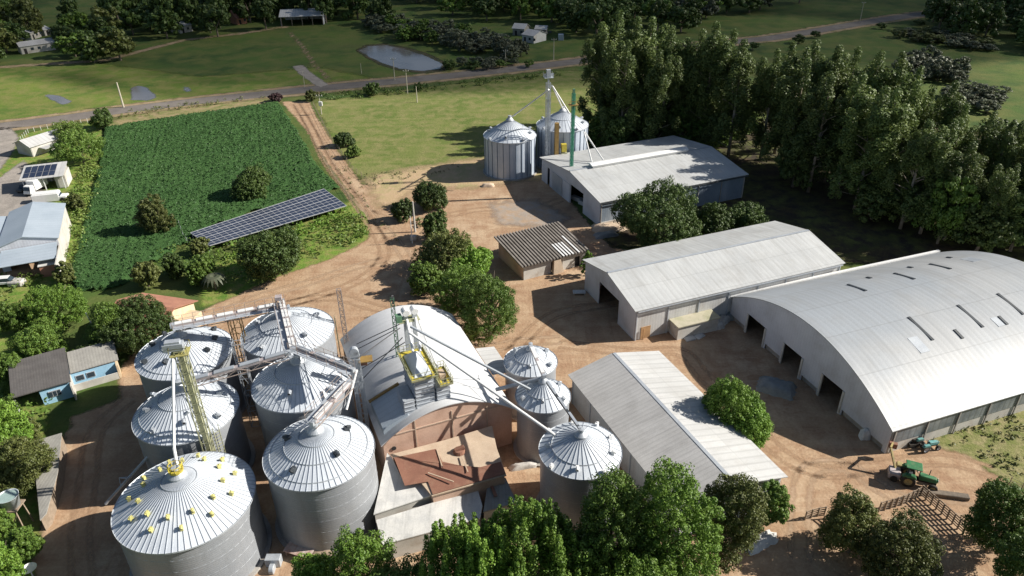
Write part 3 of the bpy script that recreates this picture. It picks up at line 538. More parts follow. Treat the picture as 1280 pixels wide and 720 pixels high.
# central arched building with the dryer tower ----------------------
CW, CL, CE, CR = 16.4, 23.6, 5.9, 9.1; cth = R_(112.5); cx0, cy0 = -.25, 71.3
cb_ = empty('arched_workshop', (cx0, cy0, 0), cth, 'building with a curved metal roof and a brown brick gable among the silos', 'building')
arch_wall(cb_, 'gable_wall', CW, CE, CR, 0.0, (), M['brick']); arch_wall(cb_, 'gable_wall', CW, CE, CR, CL, (), M['brick'])
croof = arch_roof(MB(), CW, CL, CE, CR, .28, 60).build('roof', mat('curved_roof_sheet', (.60, .61, .62), (.54, .55, .56), ns=.12, rough=.55, metal=0, band=('X', .8, .05), streak=((1.4, .12, .1), .3, (.38, .38, .38)), grime=.15, gcol=(.3, .29, .27), gs=.3), cb_)
for yy in (0, CW): mb = MB(); wall_cols(mb, [(.1, CL - .1, 0, CE - .05, CE - .05)], yy, 'X'); mb.build('side_wall', M['brick'], cb_)
for yy in (3.3, 7.8, 12.4): MB().box((-.12, yy, (CE + 2.3) / 2), (.10, .14, CE + 2.0)).build('wall_column', M['beam_conc'], cb_)
mb = MB(); mb.box((-.11, CW / 2, CE + .9), (.10, 13.2, .16)); mb.build('wall_band', M['beam_conc'], cb_)
MB().tube((-.10, 15.2, CE - 1.1), (-.2, 15.2, CE - 1.1), .28, 12).build('round_opening', M['dark'], cb_)
MB().add([(12.5, -.6, 5.7), (16.5, -.6, 5.7), (16.5, -3.4, 5.2), (12.5, -3.4, 5.2), (12.5, -.6, 5.6), (16.5, -.6, 5.6), (16.5, -3.4, 5.1), (12.5, -3.4, 5.1)][::1], [(3, 2, 1, 0), (4, 5, 6, 7), (0, 1, 5, 4), (1, 2, 6, 5), (2, 3, 7, 6), (3, 0, 4, 7)]) if False else None
mb = MB(); mb.slab([(7.5, -3.2, 5.3), (14, -3.2, 5.3), (14, -.4, 5.75), (7.5, -.4, 5.75)][::-1], .12); 
for xx in (7.7, 13.8): mb.box((xx, -3.0, 2.6), (.2, .2, 5.2))
mb.build('lean_to_roof', M['roof_bright'], cb_)
# brown and grey low roofs in front of the brick gable
def low_roof(name, label, px, z, m, wallm='plaster', t=.14, wall=True, cat='roof'):
    P = [at(a, b, zz) for (a, b), zz in zip(px, z)]; area = sum(P[i].x * P[(i + 1) % len(P)].y - P[(i + 1) % len(P)].x * P[i].y for i in range(len(P)))
    if area < 0: P = P[::-1]
    c = sum(P, Vector()) / len(P); e = empty(name, (c.x, c.y, 0), 0, label, cat); Q = [p - Vector((c.x, c.y, 0)) for p in P]
    MB().slab(Q, t).build('roof', m, e)
    if wall:
        mb = MB(); n = len(Q)
        for k in range(n):
            a = Q[k] * 1.0; b = Q[(k + 1) % n] * 1.0; sh = lambda p: Vector((p.x * .965, p.y * .965, p.z - t - .01)); a, b = sh(a), sh(b); mb.add([(a.x, a.y, 0), (b.x, b.y, 0), b, a], [(0, 1, 2, 3)])
        mb.build('wall', M[wallm], e)
    return e, c
e1, c1 = low_roof('annex', 'flat dusty beige and rusty red roofed annex in front of the brick gable', [(488, 568), (560, 549), (615, 532), (621, 560), (633, 594), (540, 620), (522, 598)], [5.0, 5.0, 5.0, 4.9, 4.7, 4.5, 4.7], M['beige'], 'brick', cat='annex')
def patch(parent, c, name, px, z, m, t=.03):
    P = [at(a, b, zz) for (a, b), zz in zip(px, z)]; area = sum(P[i].x * P[(i + 1) % len(P)].y - P[(i + 1) % len(P)].x * P[i].y for i in range(len(P)))
    if area < 0: P = P[::-1]
    return MB().slab([p - Vector((c.x, c.y, 0)) for p in P], t).build(name, m, parent)
patch(e1, c1, 'rusty_roof_sheet', [(492.5, 572), (545, 561), (553, 577), (576, 582), (600, 584), (626, 577), (632, 592), (541, 618), (535, 602), (506, 607)], [5.04, 5.04, 5.04, 5.04, 5.04, 5.0, 4.84, 4.62, 4.8, 4.9], M['rust'])
p0 = at(574, 564, 5.0) - Vector((c1.x, c1.y, 0)); mb = MB(); mb.lathe((p0.x, p0.y, p0.z), [(.75, -.1), (.6, .25), (.3, .3)], 14, True); mb.tube(p0 + Vector((-.5, -.1, .2)), p0 + Vector((.6, .2, .5)), .3, 8); mb.build('roof_fan', M['rust'], e1)
for a, b in (((546, 562), (553, 584)), ((577, 570), (585, 590)), ((535, 591), (567, 602))):
    p, q = at(*a, 5.1) - Vector((c1.x, c1.y, 0)), at(*b, 5.1) - Vector((c1.x, c1.y, 0)); MB().beam(p, q, .12, .08).build('roof_batten', M['beige'], e1)
e2, c2 = low_roof('annex', 'white weathered annex roof wedge between the big silo and the rusty roof', [(484, 566), (490, 572), (506, 606), (530, 600), (539, 619), (467, 643)], [4.6, 4.6, 4.2, 4.2, 4.0, 3.9], M['conc_lite'], cat='annex')
e3, c3 = low_roof('lean_to', 'long low whitish lean-to roof just above the foreground trees', [(470, 650), (597, 611), (603, 632), (600, 648), (478, 681)], [3.3, 3.3, 3.0, 2.7, 2.6], M['conc_lite'], cat='lean-to')
e4, c4 = low_roof('lean_to', 'short grey lean-to roof beside the dark gap, nearest the small right silos', [(610, 603), (632, 597), (646, 628), (604, 640)], [3.4, 3.4, 3.0, 3.0], M['fibre_roof'], cat='lean-to')
patch(e4, c4, 'rusty_roof_strip', [(611, 604), (615, 603), (622, 620), (618, 621)], [3.46] * 4, M['rust'])
# barn with coarse striped roof -------------------------------------
th = R_(26.5); L = 13.2; bw = 10.0; ba = Vector((1.8 + .7 * math.cos(th) - .8 * math.sin(th), 112.6 + .7 * math.sin(th) + .8 * math.cos(th), 0))
barn = empty('barn', ba, th, 'small white walled barn with a coarse dark striped roof', 'barn')
n = 22; hi_, lo_ = MB(), MB()
for k in range(n):
    x0 = -0.7 + (L + 1.0) * k / n; dx = (L + 1.0) / n; f = lambda x, y, z: (x, y, z)
    hi_.add([(x0, -.8, 3.05), (x0 + dx * .5, -.8, 3.05), (x0 + dx * .5, bw + .6, 4.05), (x0, bw + .6, 4.05), (x0, -.8, 3.30), (x0 + dx * .5, -.8, 3.30), (x0 + dx * .5, bw + .6, 4.30), (x0, bw + .6, 4.30)], [(3, 2, 1, 0), (4, 5, 6, 7), (0, 1, 5, 4), (1, 2, 6, 5), (2, 3, 7, 6), (3, 0, 4, 7)])
lo_.add([(-.7, -.78, 3.0), (L + .3, -.78, 3.0), (L + .3, bw + .58, 4.0), (-.7, bw + .58, 4.0), (-.7, -.78, 3.08), (L + .3, -.78, 3.08), (L + .3, bw + .58, 4.08), (-.7, bw + .58, 4.08)], [(3, 2, 1, 0), (4, 5, 6, 7), (0, 1, 5, 4), (1, 2, 6, 5), (2, 3, 7, 6), (3, 0, 4, 7)])
brf = lo_.build('roof', M['barn_lo'], barn); hi_.build('roof_channels', M['barn_hi'], brf)
mb = MB()
for k in (13, 14, 15, 16, 18):
    x0 = -0.7 + (L + 1.0) * k / n; dx = (L + 1.0) / n; y1 = 3.6 if k != 18 else 5.5; z = lambda y: 3.31 + (y + .8) / (bw + 1.4)
    mb.add([(x0, -.8, z(-.8)), (x0 + dx * .5, -.8, z(-.8)), (x0 + dx * .5, y1, z(y1)), (x0, y1, z(y1)), (x0, -.8, z(-.8) + .03), (x0 + dx * .5, -.8, z(-.8) + .03), (x0 + dx * .5, y1, z(y1) + .03), (x0, y1, z(y1) + .03)], [(3, 2, 1, 0), (4, 5, 6, 7), (0, 1, 5, 4), (1, 2, 6, 5), (2, 3, 7, 6), (3, 0, 4, 7)])
mb.build('new_roof_channels', M['white_paint'], brf)
mb = MB(); wall_cols(mb, [(0, 5.6, 0, 2.9, 2.9), (5.6, 8.0, 2.3, 2.9, 2.9), (8.0, 10.6, 0, 2.9, 2.9), (10.6, 11.7, 2.1, 2.9, 2.9), (11.7, L - .3, 0, 2.9, 2.9)], 0.0, 'X', .2); mb.build('wall', M['plaster'], barn)
for xx in (.05, L - .3): mb = MB(); wall_cols(mb, [(.1, bw, 0, 3.0, 3.9)], xx, 'Y', .2); mb.build('wall', M['brick'], barn)
mb = MB(); wall_cols(mb, [(0, L - .3, 0, 3.8, 3.8)], bw, 'X', .2); mb.build('wall', M['plaster'], barn)
MB().add([(5.7, -.9, 0), (7.9, -.9, 0), (7.9, -.15, 0), (5.7, -.15, 0), (5.9, -.7, 2.7), (7.3, -.7, 2.7), (7.3, -.15, 2.7), (5.9, -.15, 2.7)], [(3, 2, 1, 0), (4, 5, 6, 7), (0, 1, 5, 4), (1, 2, 6, 5), (2, 3, 7, 6), (3, 0, 4, 7)]).build('chimney_stack', M['beige'], barn)
MB().box((11.15, .12, 1.0), (1.1, .08, 2.0)).build('door', M['dark'], barn)
# ---- left side group
def house(name, label, a, b, W, he, hr, roof, wall, cat='house', rf=.5, over=.4, z=0, openings=(), side_open=()):
    A, B = at(*a), at(*b); th = math.atan2(B.y - A.y, B.x - A.x)
    return gable_shed(name, label, cat, A.x, A.y, th, W, (B - A).length, he, hr, rf, over, roof, wall, wall, openings, side_open, ridge_cap=False)
# blue house: larger dark roof part and smaller roof part, porch
A, B = at(56, 507), at(93, 496); th = math.atan2(B.y - A.y, B.x - A.x); L = (B - A).length
bh = empty('house', A, th, 'small light blue house with a dark grey roof and a lower grey roofed wing', 'house')
mb = MB(); mb.box((L / 2, 3.0, 1.3), (L, 5.9, 2.7)); mb.build('wall', M['blue_wall'], bh)
mb = MB(); mb.slab([(-3.2, -.25, 2.85), (L + .3, -.25, 2.85), (L + .3, 7.6, 3.9), (-3.2, 7.6, 3.9)], .14); mb.build('roof', M['asphalt_roof'], bh)
mb = MB(); mb.box((L + 3.0, 4.3, 1.2), (6.0, 4.2, 2.4)); mb.build('wing_wall', M['blue_wall'], bh)
MB().slab([(L + .35, 2.05, 2.7), (L + 6.6, 2.05, 2.7), (L + 6.6, 6.9, 3.4), (L + .35, 6.9, 3.4)], .12).build('wing_roof', M['fibre_roof'], bh)
MB().box((L + 3.0, 1.3, .55), (6.0, .12, 1.1)).build('terrace_wall', M['plaster'], bh); MB().box((L + .2, .6, 1.25), (.18, 3.2, 2.5)).build('white_wall', M['plaster'], bh)
mb = MB(); mb.box((-2.9, -.4, 1.2), (.2, .2, 2.4)); mb.build('porch_post', M['white_paint'], bh); MB().box((-1.4, 5.5, 1.2), (2.8, .15, 2.4)).build('porch_wall', M['dark'], bh)
for xx, nm in ((1.7, 'window'),): 
    w_ = MB().box((xx, -.02, 1.5), (1.5, .10, .95)).build(nm, M['alu'], bh); mb = MB(); [mb.box((xx + d, -.09, 1.5), (.36, .04, .75)) for d in (-.5, 0, .5)]; mb.build('pane', M['glass'], w_)
for xx in (L + 1.3, L + 2.7):
    w_ = MB().box((xx, 2.17, 1.5), (1.1, .10, .9)).build('window', M['alu'], bh); MB().box((xx, 2.10, 1.5), (.9, .04, .7)).build('pane', M['glass'], w_)
MB().box((L + 6.2, 2.5, 1.1), (.3, 2.2, 2.2)).build('side_wall', M['pinkwall'], bh)
# orange roof house
oh, orf, _ = gable_shed('house', 'house with a terracotta tiled roof half hidden behind the broad dark green tree', 'house', *at(246, 396)[:2], R_(165), 9.5, 9.5, 3.0, 4.6, .5, .6, 'tile', 'pinkwall', 'pinkwall', ridge_cap=False)
MB().box((-1.2, 4.0, 1.1), (2.2, 5.5, 2.2)).build('porch_wall', M['pinkwall'], oh)
# grey lean-to by the bottom-left trees
low_roof('lean_to', 'plain grey sheet roof half covered by the trees, left of the front silos', [(77, 541), (40, 552), (50, 650), (58, 641), (72, 590)], [2.6, 2.4, 2.0, 2.1, 2.4], M['fibre_roof'], 'wood', cat='lean-to')
# pale blue multi-roof shed at the left edge
zz = 5.0; A = at(75, 331); fr = at(71, 297, zz); bkR = at(80, 255, zz); th = math.atan2(bkR.y - fr.y, bkR.x - fr.x); L = (bkR - fr).length
ls, lr, _ = gable_shed('machine_shed', 'pale blue roofed shed with a white side wall at the left edge', 'shed', fr.x, fr.y, th, 9.5, L, zz, zz + 1.3, .55, .3, 'roof_blue', 'white_gable', 'plaster', openings=((.6, 8.8, 3.6),), ridge_cap=False)
ls2, lr2, _ = gable_shed('machine_shed', 'second pale roofed shed bay adjoining the pale blue shed at the left border', 'shed', fr.x - 9.5 * math.sin(th), fr.y + 9.5 * math.cos(th), th, 13, L * .92, zz - .5, zz + .8, .5, .25, 'roof_blue', 'white_gable', 'plaster', openings=((.6, 12.2, 3.8),), ridge_cap=False)
mb = MB(); mb.add([(-5.2, .2, 3.3), (-.2, .2, 4.3), (-.2, 9.2, 4.3), (-5.2, 9.8, 3.3), (-5.2, .2, 3.2), (-.2, .2, 4.2), (-.2, 9.2, 4.2), (-5.2, 9.8, 3.2)][::1], [(0, 1, 2, 3), (7, 6, 5, 4), (0, 4, 5, 1), (3, 2, 6, 7), (0, 3, 7, 4)]); mb.build('front_lean_to', M['roof_blue'], ls)
MB().box((-4.2, 0.0, 1.8), (9.0, .2, 3.6)).build('white_screen_wall', M['plaster'], ls)
bx = at(65, 341); kb = empty('kiosk', bx, th, 'small brick box with a flat roof by the front of the pale blue shed', 'kiosk'); MB().box((0, 0, 1.1), (2.6, 2.8, 2.2)).build('wall', M['orange_wall'], kb); MB().box((0, 0, 2.27), (2.9, 3.1, .14)).build('roof', M['conc_lite'], kb); MB().box((1.2, -1.0, 2.7), (.9, .8, .7)).build('blue_tank', M['blue_paint'], kb)
for k, (px, py, s) in enumerate(((27, 325, 1.6), (37, 323, 1.4), (48, 318, 2.0), (58, 316, 1.8))):
    o = MB().box((0, 0, s * .4), (s * 1.3, s, s * .8), .3 * k).build('goods_pallet', M['beige'] if k > 1 else M['litter'], None, bevel=.1); o.location = at(px, py); tag(o, ['pale goods pallet leftmost under the pale blue lean-to', 'second pale goods pallet under the pale blue lean-to', 'brown stack of boxes third under the pale blue lean-to', 'brown stack of boxes nearest the white screen wall'][k], 'pallet', 'pallets under the pale blue lean-to')
# solar roofed shed
A = at(28, 228); fr, fr2 = at(26, 225, 3.2), at(79, 219, 3.2); th = math.atan2(fr2.y - fr.y, fr2.x - fr.x); L = (fr2 - fr).length
sp = empty('carport', (fr.x, fr.y, 0), th, 'open carport with a row of solar panels on its white roof', 'carport')
MB().slab([(-.3, -.3, 3.2), (L, -.3, 3.2), (L, 6.6, 4.3), (-.3, 6.6, 4.3)], .15).build('roof', M['roof_bright'], sp)
for k in range(5):
    x0 = .3 + k * (L - 2.0) / 5; x1 = x0 + (L - 2.0) / 5 - .18; z = lambda y: 3.25 + (y + .3) * 1.1 / 6.9
    p = MB().slab([(x0, .5, z(.5) + .06), (x1, .5, z(.5) + .06), (x1, 5.6, z(5.6) + .06), (x0, 5.6, z(5.6) + .06)], .05).build('solar_panel', M['solar'], sp)
    MB().beam((x0, 2.5, z(2.5) + .09), (x1, 2.5, z(2.5) + .09), .05, .03).build('frame_bar', M['alu'], p)
for xx in (.2, L / 2, L - .4): [MB().box((xx, yy, 1.6), (.18, .18, 3.2)).build('post', M['white_paint'], sp) for yy in (.1, 6.0)]
MB().box((L - 1.0, 3.2, 1.6), (2.2, 5.4, 3.0)).build('end_room', M['plaster'], sp); MB().box((L / 2, 6.2, 1.9), (L - .6, .15, 3.7)).build('back_wall', M['plaster'], sp)
# white folded roof house near the road
hh, hr_, _ = gable_shed('house', 'small house with a bright white folded roof near the side track', 'house', *at(42, 196)[:2], R_(62), 6.2, 9.5, 2.8, 4.0, .5, .5, 'roof_bright', 'plaster', 'plaster', ridge_cap=False)
MB().box((4, -1.6, 1.9), (4.2, 2.6, .12)).build('porch_roof', M['roof_bright'], hh)
# far houses
far_h = [((28, 68), (70, 62), 6, 3, 4.2, 'roof_grey', 'plaster', 'long grey roofed farmhouse under the far trees at the upper left'),
         ((40, 50), (52, 46), 5, 3, 4.2, 'roof_bright', 'plaster', 'small farm building with a pale blue roof at the upper left'),
         ((57, 45), (64, 43), 4.5, 2.6, 3.6, 'roof_bright', 'plaster', 'tiny white roofed hut right of the pale blue roofed farm building'),
         ((226, 42), (241, 39), 7, 3, 4.2, 'roof_bright', 'plaster', 'white roofed house among the dark trees left of the open white barn'),
         ((297, 31), (309, 29), 7, 3, 6.0, 'tile', 'orange_wall', 'orange walled house among the dark trees beyond the pasture'),
         ((653, 52), (667, 54.5), 8, 3, 4.4, 'roof_grey', 'white_wall', 'white walled cottage with a pale roof beyond the road, nearest of its trio'),
         ((641, 44), (655, 45), 6, 3, 4.4, 'roof_grey', 'fibre_roof', 'dark walled cottage with a pale roof left in the trio beyond the road'),
         ((669, 44), (682, 44.5), 5, 2.6, 3.6, 'roof_grey', 'fibre_roof', 'small pale roofed outbuilding right in the trio beyond the road')]
for a, b, W, he, hr0, rf_, wl_, lab in far_h:
    e, r, _ = house('house', lab, a, b, W, he, hr0, rf_, wl_)
    MB().box((1.5, -.09, 1.0), (1.0, .06, 2.0)).build('door', M['dark'], e)
    for xx in (4.0, 6.5): MB().box((xx, -.09, 1.6), (1.1, .06, 1.0)).build('window', M['glass'], e)
ob, orf2, _ = gable_shed('open_barn', 'open sided barn with a broad white roof beyond the pasture', 'barn', *at(352, 33)[:2], R_(8), 16, 19, 4.2, 6.0, .5, .6, 'roof_bright', 'white_gable', 'white_wall', openings=((.1, 15.9, 4.15),), side_open=((.1, 18.9, 4.1),), ridge_cap=False)
for k in range(5): MB().box((.3 + k * 4.6, .0, 2.1), (.3, .3, 4.1)).build('post', M['wood'], ob)
MB().box((.0, 0, 0), (.01, .01, .01)) if False else None
o = MB().box((0, 0, 1.2), (2.2, 2.0, 2.4)).build('hut', M['roof_blue'], None, bevel=.05); o.location = at(701, 50); tag(o, 'tiny pale hut at the wood edge right of the three cottages', 'hut')
# ------------------------------------------------------------------ silos
def silo(label, x, y, R, he, ha, ribs=48, vents=8, vm='slot', rings=(.62,), group=None, posts=0, ladder=None, vr=.72, collar='galv', vsz=.55, cap_r=.9, rot=.1, bright=False, nm='silo'):
    e = empty(nm, (x, y, 0), 0, label, 'silo', group); ro = R + .16
    MB().lathe((0, 0, 0), [(R + .5, -.1), (R + .5, .25), (R, .25)], 48).build('base_ring', M['conc'], e)
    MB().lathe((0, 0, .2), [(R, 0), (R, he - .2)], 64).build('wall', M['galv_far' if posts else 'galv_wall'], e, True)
    mb = MB()
    for k in range(1, int(he / 1.6)): mb.lathe((0, 0, k * 1.6 + .4), [(R, -.014), (R + .012, 0), (R, .014)], 48)
    mb.build('sheet_seams', M['galv_rib'], e)
    if posts:
        mb = MB()
        for k in range(posts): a = 2 * math.pi * k / posts + rot; mb.box(((R + .06) * math.cos(a), (R + .06) * math.sin(a), he / 2), (.10, .11, he - .1), a)
        mb.build('stiffeners', M['post_blue'], e)
    zr = lambda r: he + (ha - he) * (1 - r / ro)
    rf = MB().lathe((0, 0, 0), [(R - .02, he - .12), (ro, he - .05), (ro, he + .02), (cap_r * .6, zr(cap_r * .6))], 96).build('roof', M['galv_roof'], e)
    mb = MB()
    for k in range(ribs):
        a = 2 * math.pi * k / ribs + rot; c, s = math.cos(a), math.sin(a); r1 = cap_r * .8; mb.beam((ro * c, ro * s, he + .06), (r1 * c, r1 * s, zr(r1) + .03), .05, .055)
    mb.build('roof_ribs', M['galv_rib'], rf)
    mb = MB()
    for q in rings: mb.lathe((0, 0, 0), [(ro * q - .05, zr(ro * q) + .02), (ro * q, zr(ro * q) + .12), (ro * q + .05, zr(ro * q) + .01)], 64)
    mb.lathe((0, 0, 0), [(ro - .02, he + .02), (ro + .05, he + .12), (ro + .06, he - .05)], 64); mb.build('roof_rings', M['galv'], rf)
    MB().lathe((0, 0, 0), [(cap_r, zr(cap_r) + .03), (cap_r, zr(cap_r) + .28), (cap_r * .45, zr(0) + .25), (cap_r * .45, zr(0) + .65), (0.01, zr(0) + .7)], 20).build('peak_collar', M[collar], e)
    for k in range(vents):
        a = 2 * math.pi * (k + .35) / vents + rot; r = ro * (vr + (.10 if k % 2 else -.06)); c, s = math.cos(a), math.sin(a); sl_ = math.atan2(ha - he, ro); z0 = zr(r)
        mb = MB(); mb.box((r * c, r * s, z0 + .22), (vsz, vsz * .85, .55), a); mb.tube((r * c, r * s, z0 + .45), ((r + vsz * .8) * c, (r + vsz * .8) * s, z0 + .30), vsz * .38, 8); v = mb.build('roof_vent', M[vm], e)
        MB().tube(((r + vsz * .8) * c, (r + vsz * .8) * s, z0 + .30), ((r + vsz * .83) * c, (r + vsz * .83) * s, z0 + .295), vsz * .3, 8).build('vent_mouth', M['dark'], v)
    if ladder is not None:
        a = R_(ladder); c, s = math.cos(a), math.sin(a); mb = MB(); tx, ty = -s, c
        for d in (-.35, .35): mb.beam(((R + .35) * c + tx * d, (R + .35) * s + ty * d, .4), ((R + .35) * c + tx * d, (R + .35) * s + ty * d, he + .9), .07)
        for k in range(int(he / .45)): mb.beam(((R + .35) * c - tx * .35, (R + .35) * s - ty * .35, .6 + k * .45), ((R + .35) * c + tx * .35, (R + .35) * s + ty * .35, .6 + k * .45), .05)
        mb.build('ladder', M['yellow_pale'], e)
        lad = MB(); n = 10
        for d in (-.3, .3): lad.beam((ro * c + tx * d, ro * s + ty * d, he + .16), (1.0 * c + tx * d, 1.0 * s + ty * d, zr(1.0) + .16), .06)
        for k in range(n): r = ro * (1 - k / n); lad.beam((r * c - tx * .3, r * s - ty * .3, zr(r) + .17), (r * c + tx * .3, r * s + ty * .3, zr(r) + .17), .05)
        lad.build('roof_ladder', M['galv'], rf)
    return e
gs = 'grain silos in the yard'
silo('largest silo at the lower left, its roof dotted with small yellow vents', -34.1, 54.5, 6.8, 8.1, 11.9, 72, 22, 'vent_yellow', (.25,), gs, vr=.64, vsz=.34, cap_r=.95)
silo('silo directly behind the yellow vented one, with the lattice elevator tower in front', -38.9, 67.9, 5.8, 8.7, 12.6, 60, 8, 'galv', (.45, .86), gs, ladder=-38)
silo('rearmost silo of the left row, nearest the blue house', -43.3, 79.3, 5.95, 9.2, 12.4, 60, 9, 'slot', (.45, .88), gs, vr=.7)
silo('rear silo with a glaring white roof, behind the long catwalk', -30.75, 83.6, 6.05, 9.5, 12.6, 56, 5, 'galv', (.55,), gs, ladder=20)
silo('silo under the crossing conveyors, its roof striped by their shadows', -25.7, 71.2, 5.75, 10.4, 13.9, 56, 6, 'galv', (.5,), gs)
silo('silo in front with a tall smooth wall, left of the low annex roofs', -21.1, 59.6, 5.75, 9.8, 13.1, 60, 5, 'slot', (.32, .6, .88), gs, vr=.62)
gs2 = 'small silos right of the workshop'
silo('rear small silo with a slanting chute over its roof, right of the workshop', 2.35, 78.9, 3.4, 7.4, 9.7, 30, 6, 'galv', (.6,), gs2, vsz=.4, cap_r=.6)
silo('middle small silo, half hiding the rear small one', 3.64, 70.55, 3.22, 8.3, 10.8, 28, 6, 'galv', (.6,), gs2, vsz=.4, cap_r=.6)
silo('front small silo with wide dark roof ribs above the foreground tree', 7.32, 60.4, 4.4, 8.8, 11.2, 34, 9, 'white_paint', (.7,), gs2, vsz=.4, cap_r=.7, vr=.85)
gs3 = 'pair of silos by the warehouse'
silo('left of the two far silos by the meadow, with dark vertical stiffeners', -.08, 166.9, 6.1, 9.0, 13.0, 36, 9, 'galv', (.5,), gs3, posts=26, vsz=.5, vr=.85)
silo('right of the two far silos, behind the green mast and yellow machine', 12.6, 171.6, 6.1, 9.9, 13.6, 36, 9, 'galv', (.5,), gs3, posts=26, vsz=.5, vr=.85)
# ------------------------------------------------------------------ conveyors and towers
def conveyor(name, label, p, q, w=.75, h=.5, m='pinkish', rail=True, cat='conveyor', covers=True, group='overhead conveyors between the silos', trestle=True):
    w *= .72; h *= .72; p, q = Vector(p), Vector(q); d = (q - p); L = d.length; dn = d.normalized(); side = dn.cross(Vector((0, 0, 1))).normalized(); o = p.copy(); o.z = 0
    e = empty(name, o, 0, label, cat, group); P, Q = p - o, q - o
    MB().beam(P, Q, w, h).build('trough', M[m], e)
    mb = MB(); n = max(2, int(L / 2.4))
    for k in range(n): a = P + dn * (L * (k + .1) / n); b = P + dn * (L * (k + .88) / n); mb.beam(a + Vector((0, 0, h / 2 + .06)), b + Vector((0, 0, h / 2 + .06)), w * 1.12, .10)
    mb.build('covers', M['white_paint' if covers else 'galv'], e)
    mb = MB()
    for s in (-1, 1):
        off = side * (s * (w / 2 + (.75 if s > 0 else .1)))
        if rail:
            for zz in (.55, 1.1): mb.beam(P + off + Vector((0, 0, zz)), Q + off + Vector((0, 0, zz)), .035)
            for k in range(n * 2 + 1): a = P + dn * (L * k / (n * 2)) + off; mb.beam(a, a + Vector((0, 0, 1.1)), .05)
    if rail: mb.build('handrail', M['rail'], e); MB().beam(P + side * (w / 2 + .42) - Vector((0, 0, .1)), Q + side * (w / 2 + .42) - Vector((0, 0, .1)), .75, .06).build('walkway', M['galv_rib'], e)
    mb = MB(); dz = Vector((0, 0, -.75))
    if trestle:
        for s in (-1, 1): mb.beam(P + dz + side * s * .35, Q + dz + side * s * .35, .08)
        for k in range(n): a, b, c = (P + dn * (L * t / n) for t in (k, k + .5, k + 1)); [mb.beam(a + side * s * .35, b + dz + side * s * .35, .06).beam(b + dz + side * s * .35, c + side * s * .35, .06) for s in (-1, 1)]
        mb.build('truss', M['rail'], e)
    for r in (P, Q): MB().box(r, (w * 1.1, w * 1.1, h * 1.3), math.atan2(dn.y, dn.x)).build('end_housing', M['galv'], e)
    return e
conveyor('conveyor', 'long conveyor with a walkway along the back, from the left row to the rear mast', at(216, 407, 14.4), at(345, 382, 14.4), .8, .55)
conveyor('conveyor', 'grey conveyor bridging the gap between the left row and the shaded silo', at(232, 478, 13.6), at(360, 441, 15.2), .75, .5, covers=False, rail=False)
conveyor('conveyor', 'steep looking conveyor crossing the white roofed rear silo', at(352, 377, 14.9), at(366, 436, 15.2), .85, .5)
conveyor('conveyor', 'rusty conveyor from the shaded silo peak to the elevator beside the workshop', at(368, 433, 15.0), at(441, 462, 15.2), .6, .45, covers=False)
conveyor('conveyor', 'white and rusty conveyor running down to the front silo peak', at(437, 478, 15.0), at(391, 528, 14.2), .75, .5)
conveyor('conveyor', 'white trough conveyor sloping over the rear small silo', at(664, 434, 12.2), at(680, 470, 12.0), .55, .5, rail=False, trestle=False)
conveyor('conveyor', 'thin dark conveyor between the middle and front small silos', at(684, 478, 11.8), at(724, 535, 12.0), .35, .3, rail=False, covers=False, trestle=False, m='slot')
def lattice_tower(name, label, x, y, z1, hw=.6, m='yellow_pale', step=1.4, rz=.2, z0=0, cat='tower', parts=()):
    e = empty(name, (x, y, 0), rz, label, cat); mb = MB(); c = [(-hw, -hw), (hw, -hw), (hw, hw), (-hw, hw)]
    for a in c: mb.beam((a[0], a[1], z0), (a[0], a[1], z1), .10)
    mb.build('frame_posts', M[m], e); mb = MB(); n = int((z1 - z0) / step)
    for k in range(n + 1):
        z = z0 + (z1 - z0) * k / n; zb = z0 + (z1 - z0) * (k + 1) / n
        for i in range(4):
            a, b = c[i], c[(i + 1) % 4]; mb.beam((*a, z), (*b, z), .06)
            if k < n: mb.beam((*a, z), (*b, zb), .05)
    mb.build('bracing', M[m], e); return e
# elevator tower of the left row
tx, ty = at(223, 432, 21.5)[:2]; t1 = lattice_tower('elevator_tower', 'tall pale yellow lattice tower with a grey head box above the left silos', tx, ty, 21.0, .5)
MB().box((0, 0, 10.5), (.45, .35, 21)).build('elevator_leg', M['yellow_pale'], t1); mb = MB(); mb.box((-.5, 0, 21.5), (2.0, .9, .8)); mb.box((-.5, 0, 22.0), (1.5, .7, .3)); mb.build('head_box', M['galv'], t1)
mb = MB(); mb.box((0, 0, 20.65), (1.8, 1.7, .08)); [mb.beam((a, b, 20.7), (a, b, 21.6), .05) for a in (-.9, .9) for b in (-.85, .85)]; [mb.beam((-.9, b, 21.6), (.9, b, 21.6), .05).beam((a, -.85, 21.6), (a, .85, 21.6), .05) for b in (-.85, .85) for a in (-.9, .9)]; mb.build('platform', mat('dull_yellow_steel', (.40, .36, .12), (.3, .28, .12), ns=2, rough=.6), t1)
def pipe(name, label, pts, r, m, cat='pipe', group=None):
    o = Vector(pts[0]); o.z = 0; b = MB().path([Vector(p) - o for p in pts], r, 8).build(name, M[m]); b.location = o; return tag(b, label, cat, group)
pipe('grain_chute', 'straight white chute dropping to the yellow collar of the largest silo', [at(216, 446, 20.6), at(217.5, 560, 13.2), at(222, 584, 12.2)], .16, 'white_paint', 'chute')
pipe('grain_chute', 'thin grey chute beside the straight white one', [at(222, 452, 20.0), at(232, 476, 13.2)], .12, 'galv', 'chute')
ypl = MB(); c = Vector((-34.1, 54.5, 12.35)); ypl.lathe((0, 0, -.25), [(.7, 0), (.75, .3), (.1, .32)], 16)
for k in range(10): a = 2 * math.pi * k / 10; ypl.beam((.7 * math.cos(a), .7 * math.sin(a), .0), (.7 * math.cos(a), .7 * math.sin(a), .55), .06)
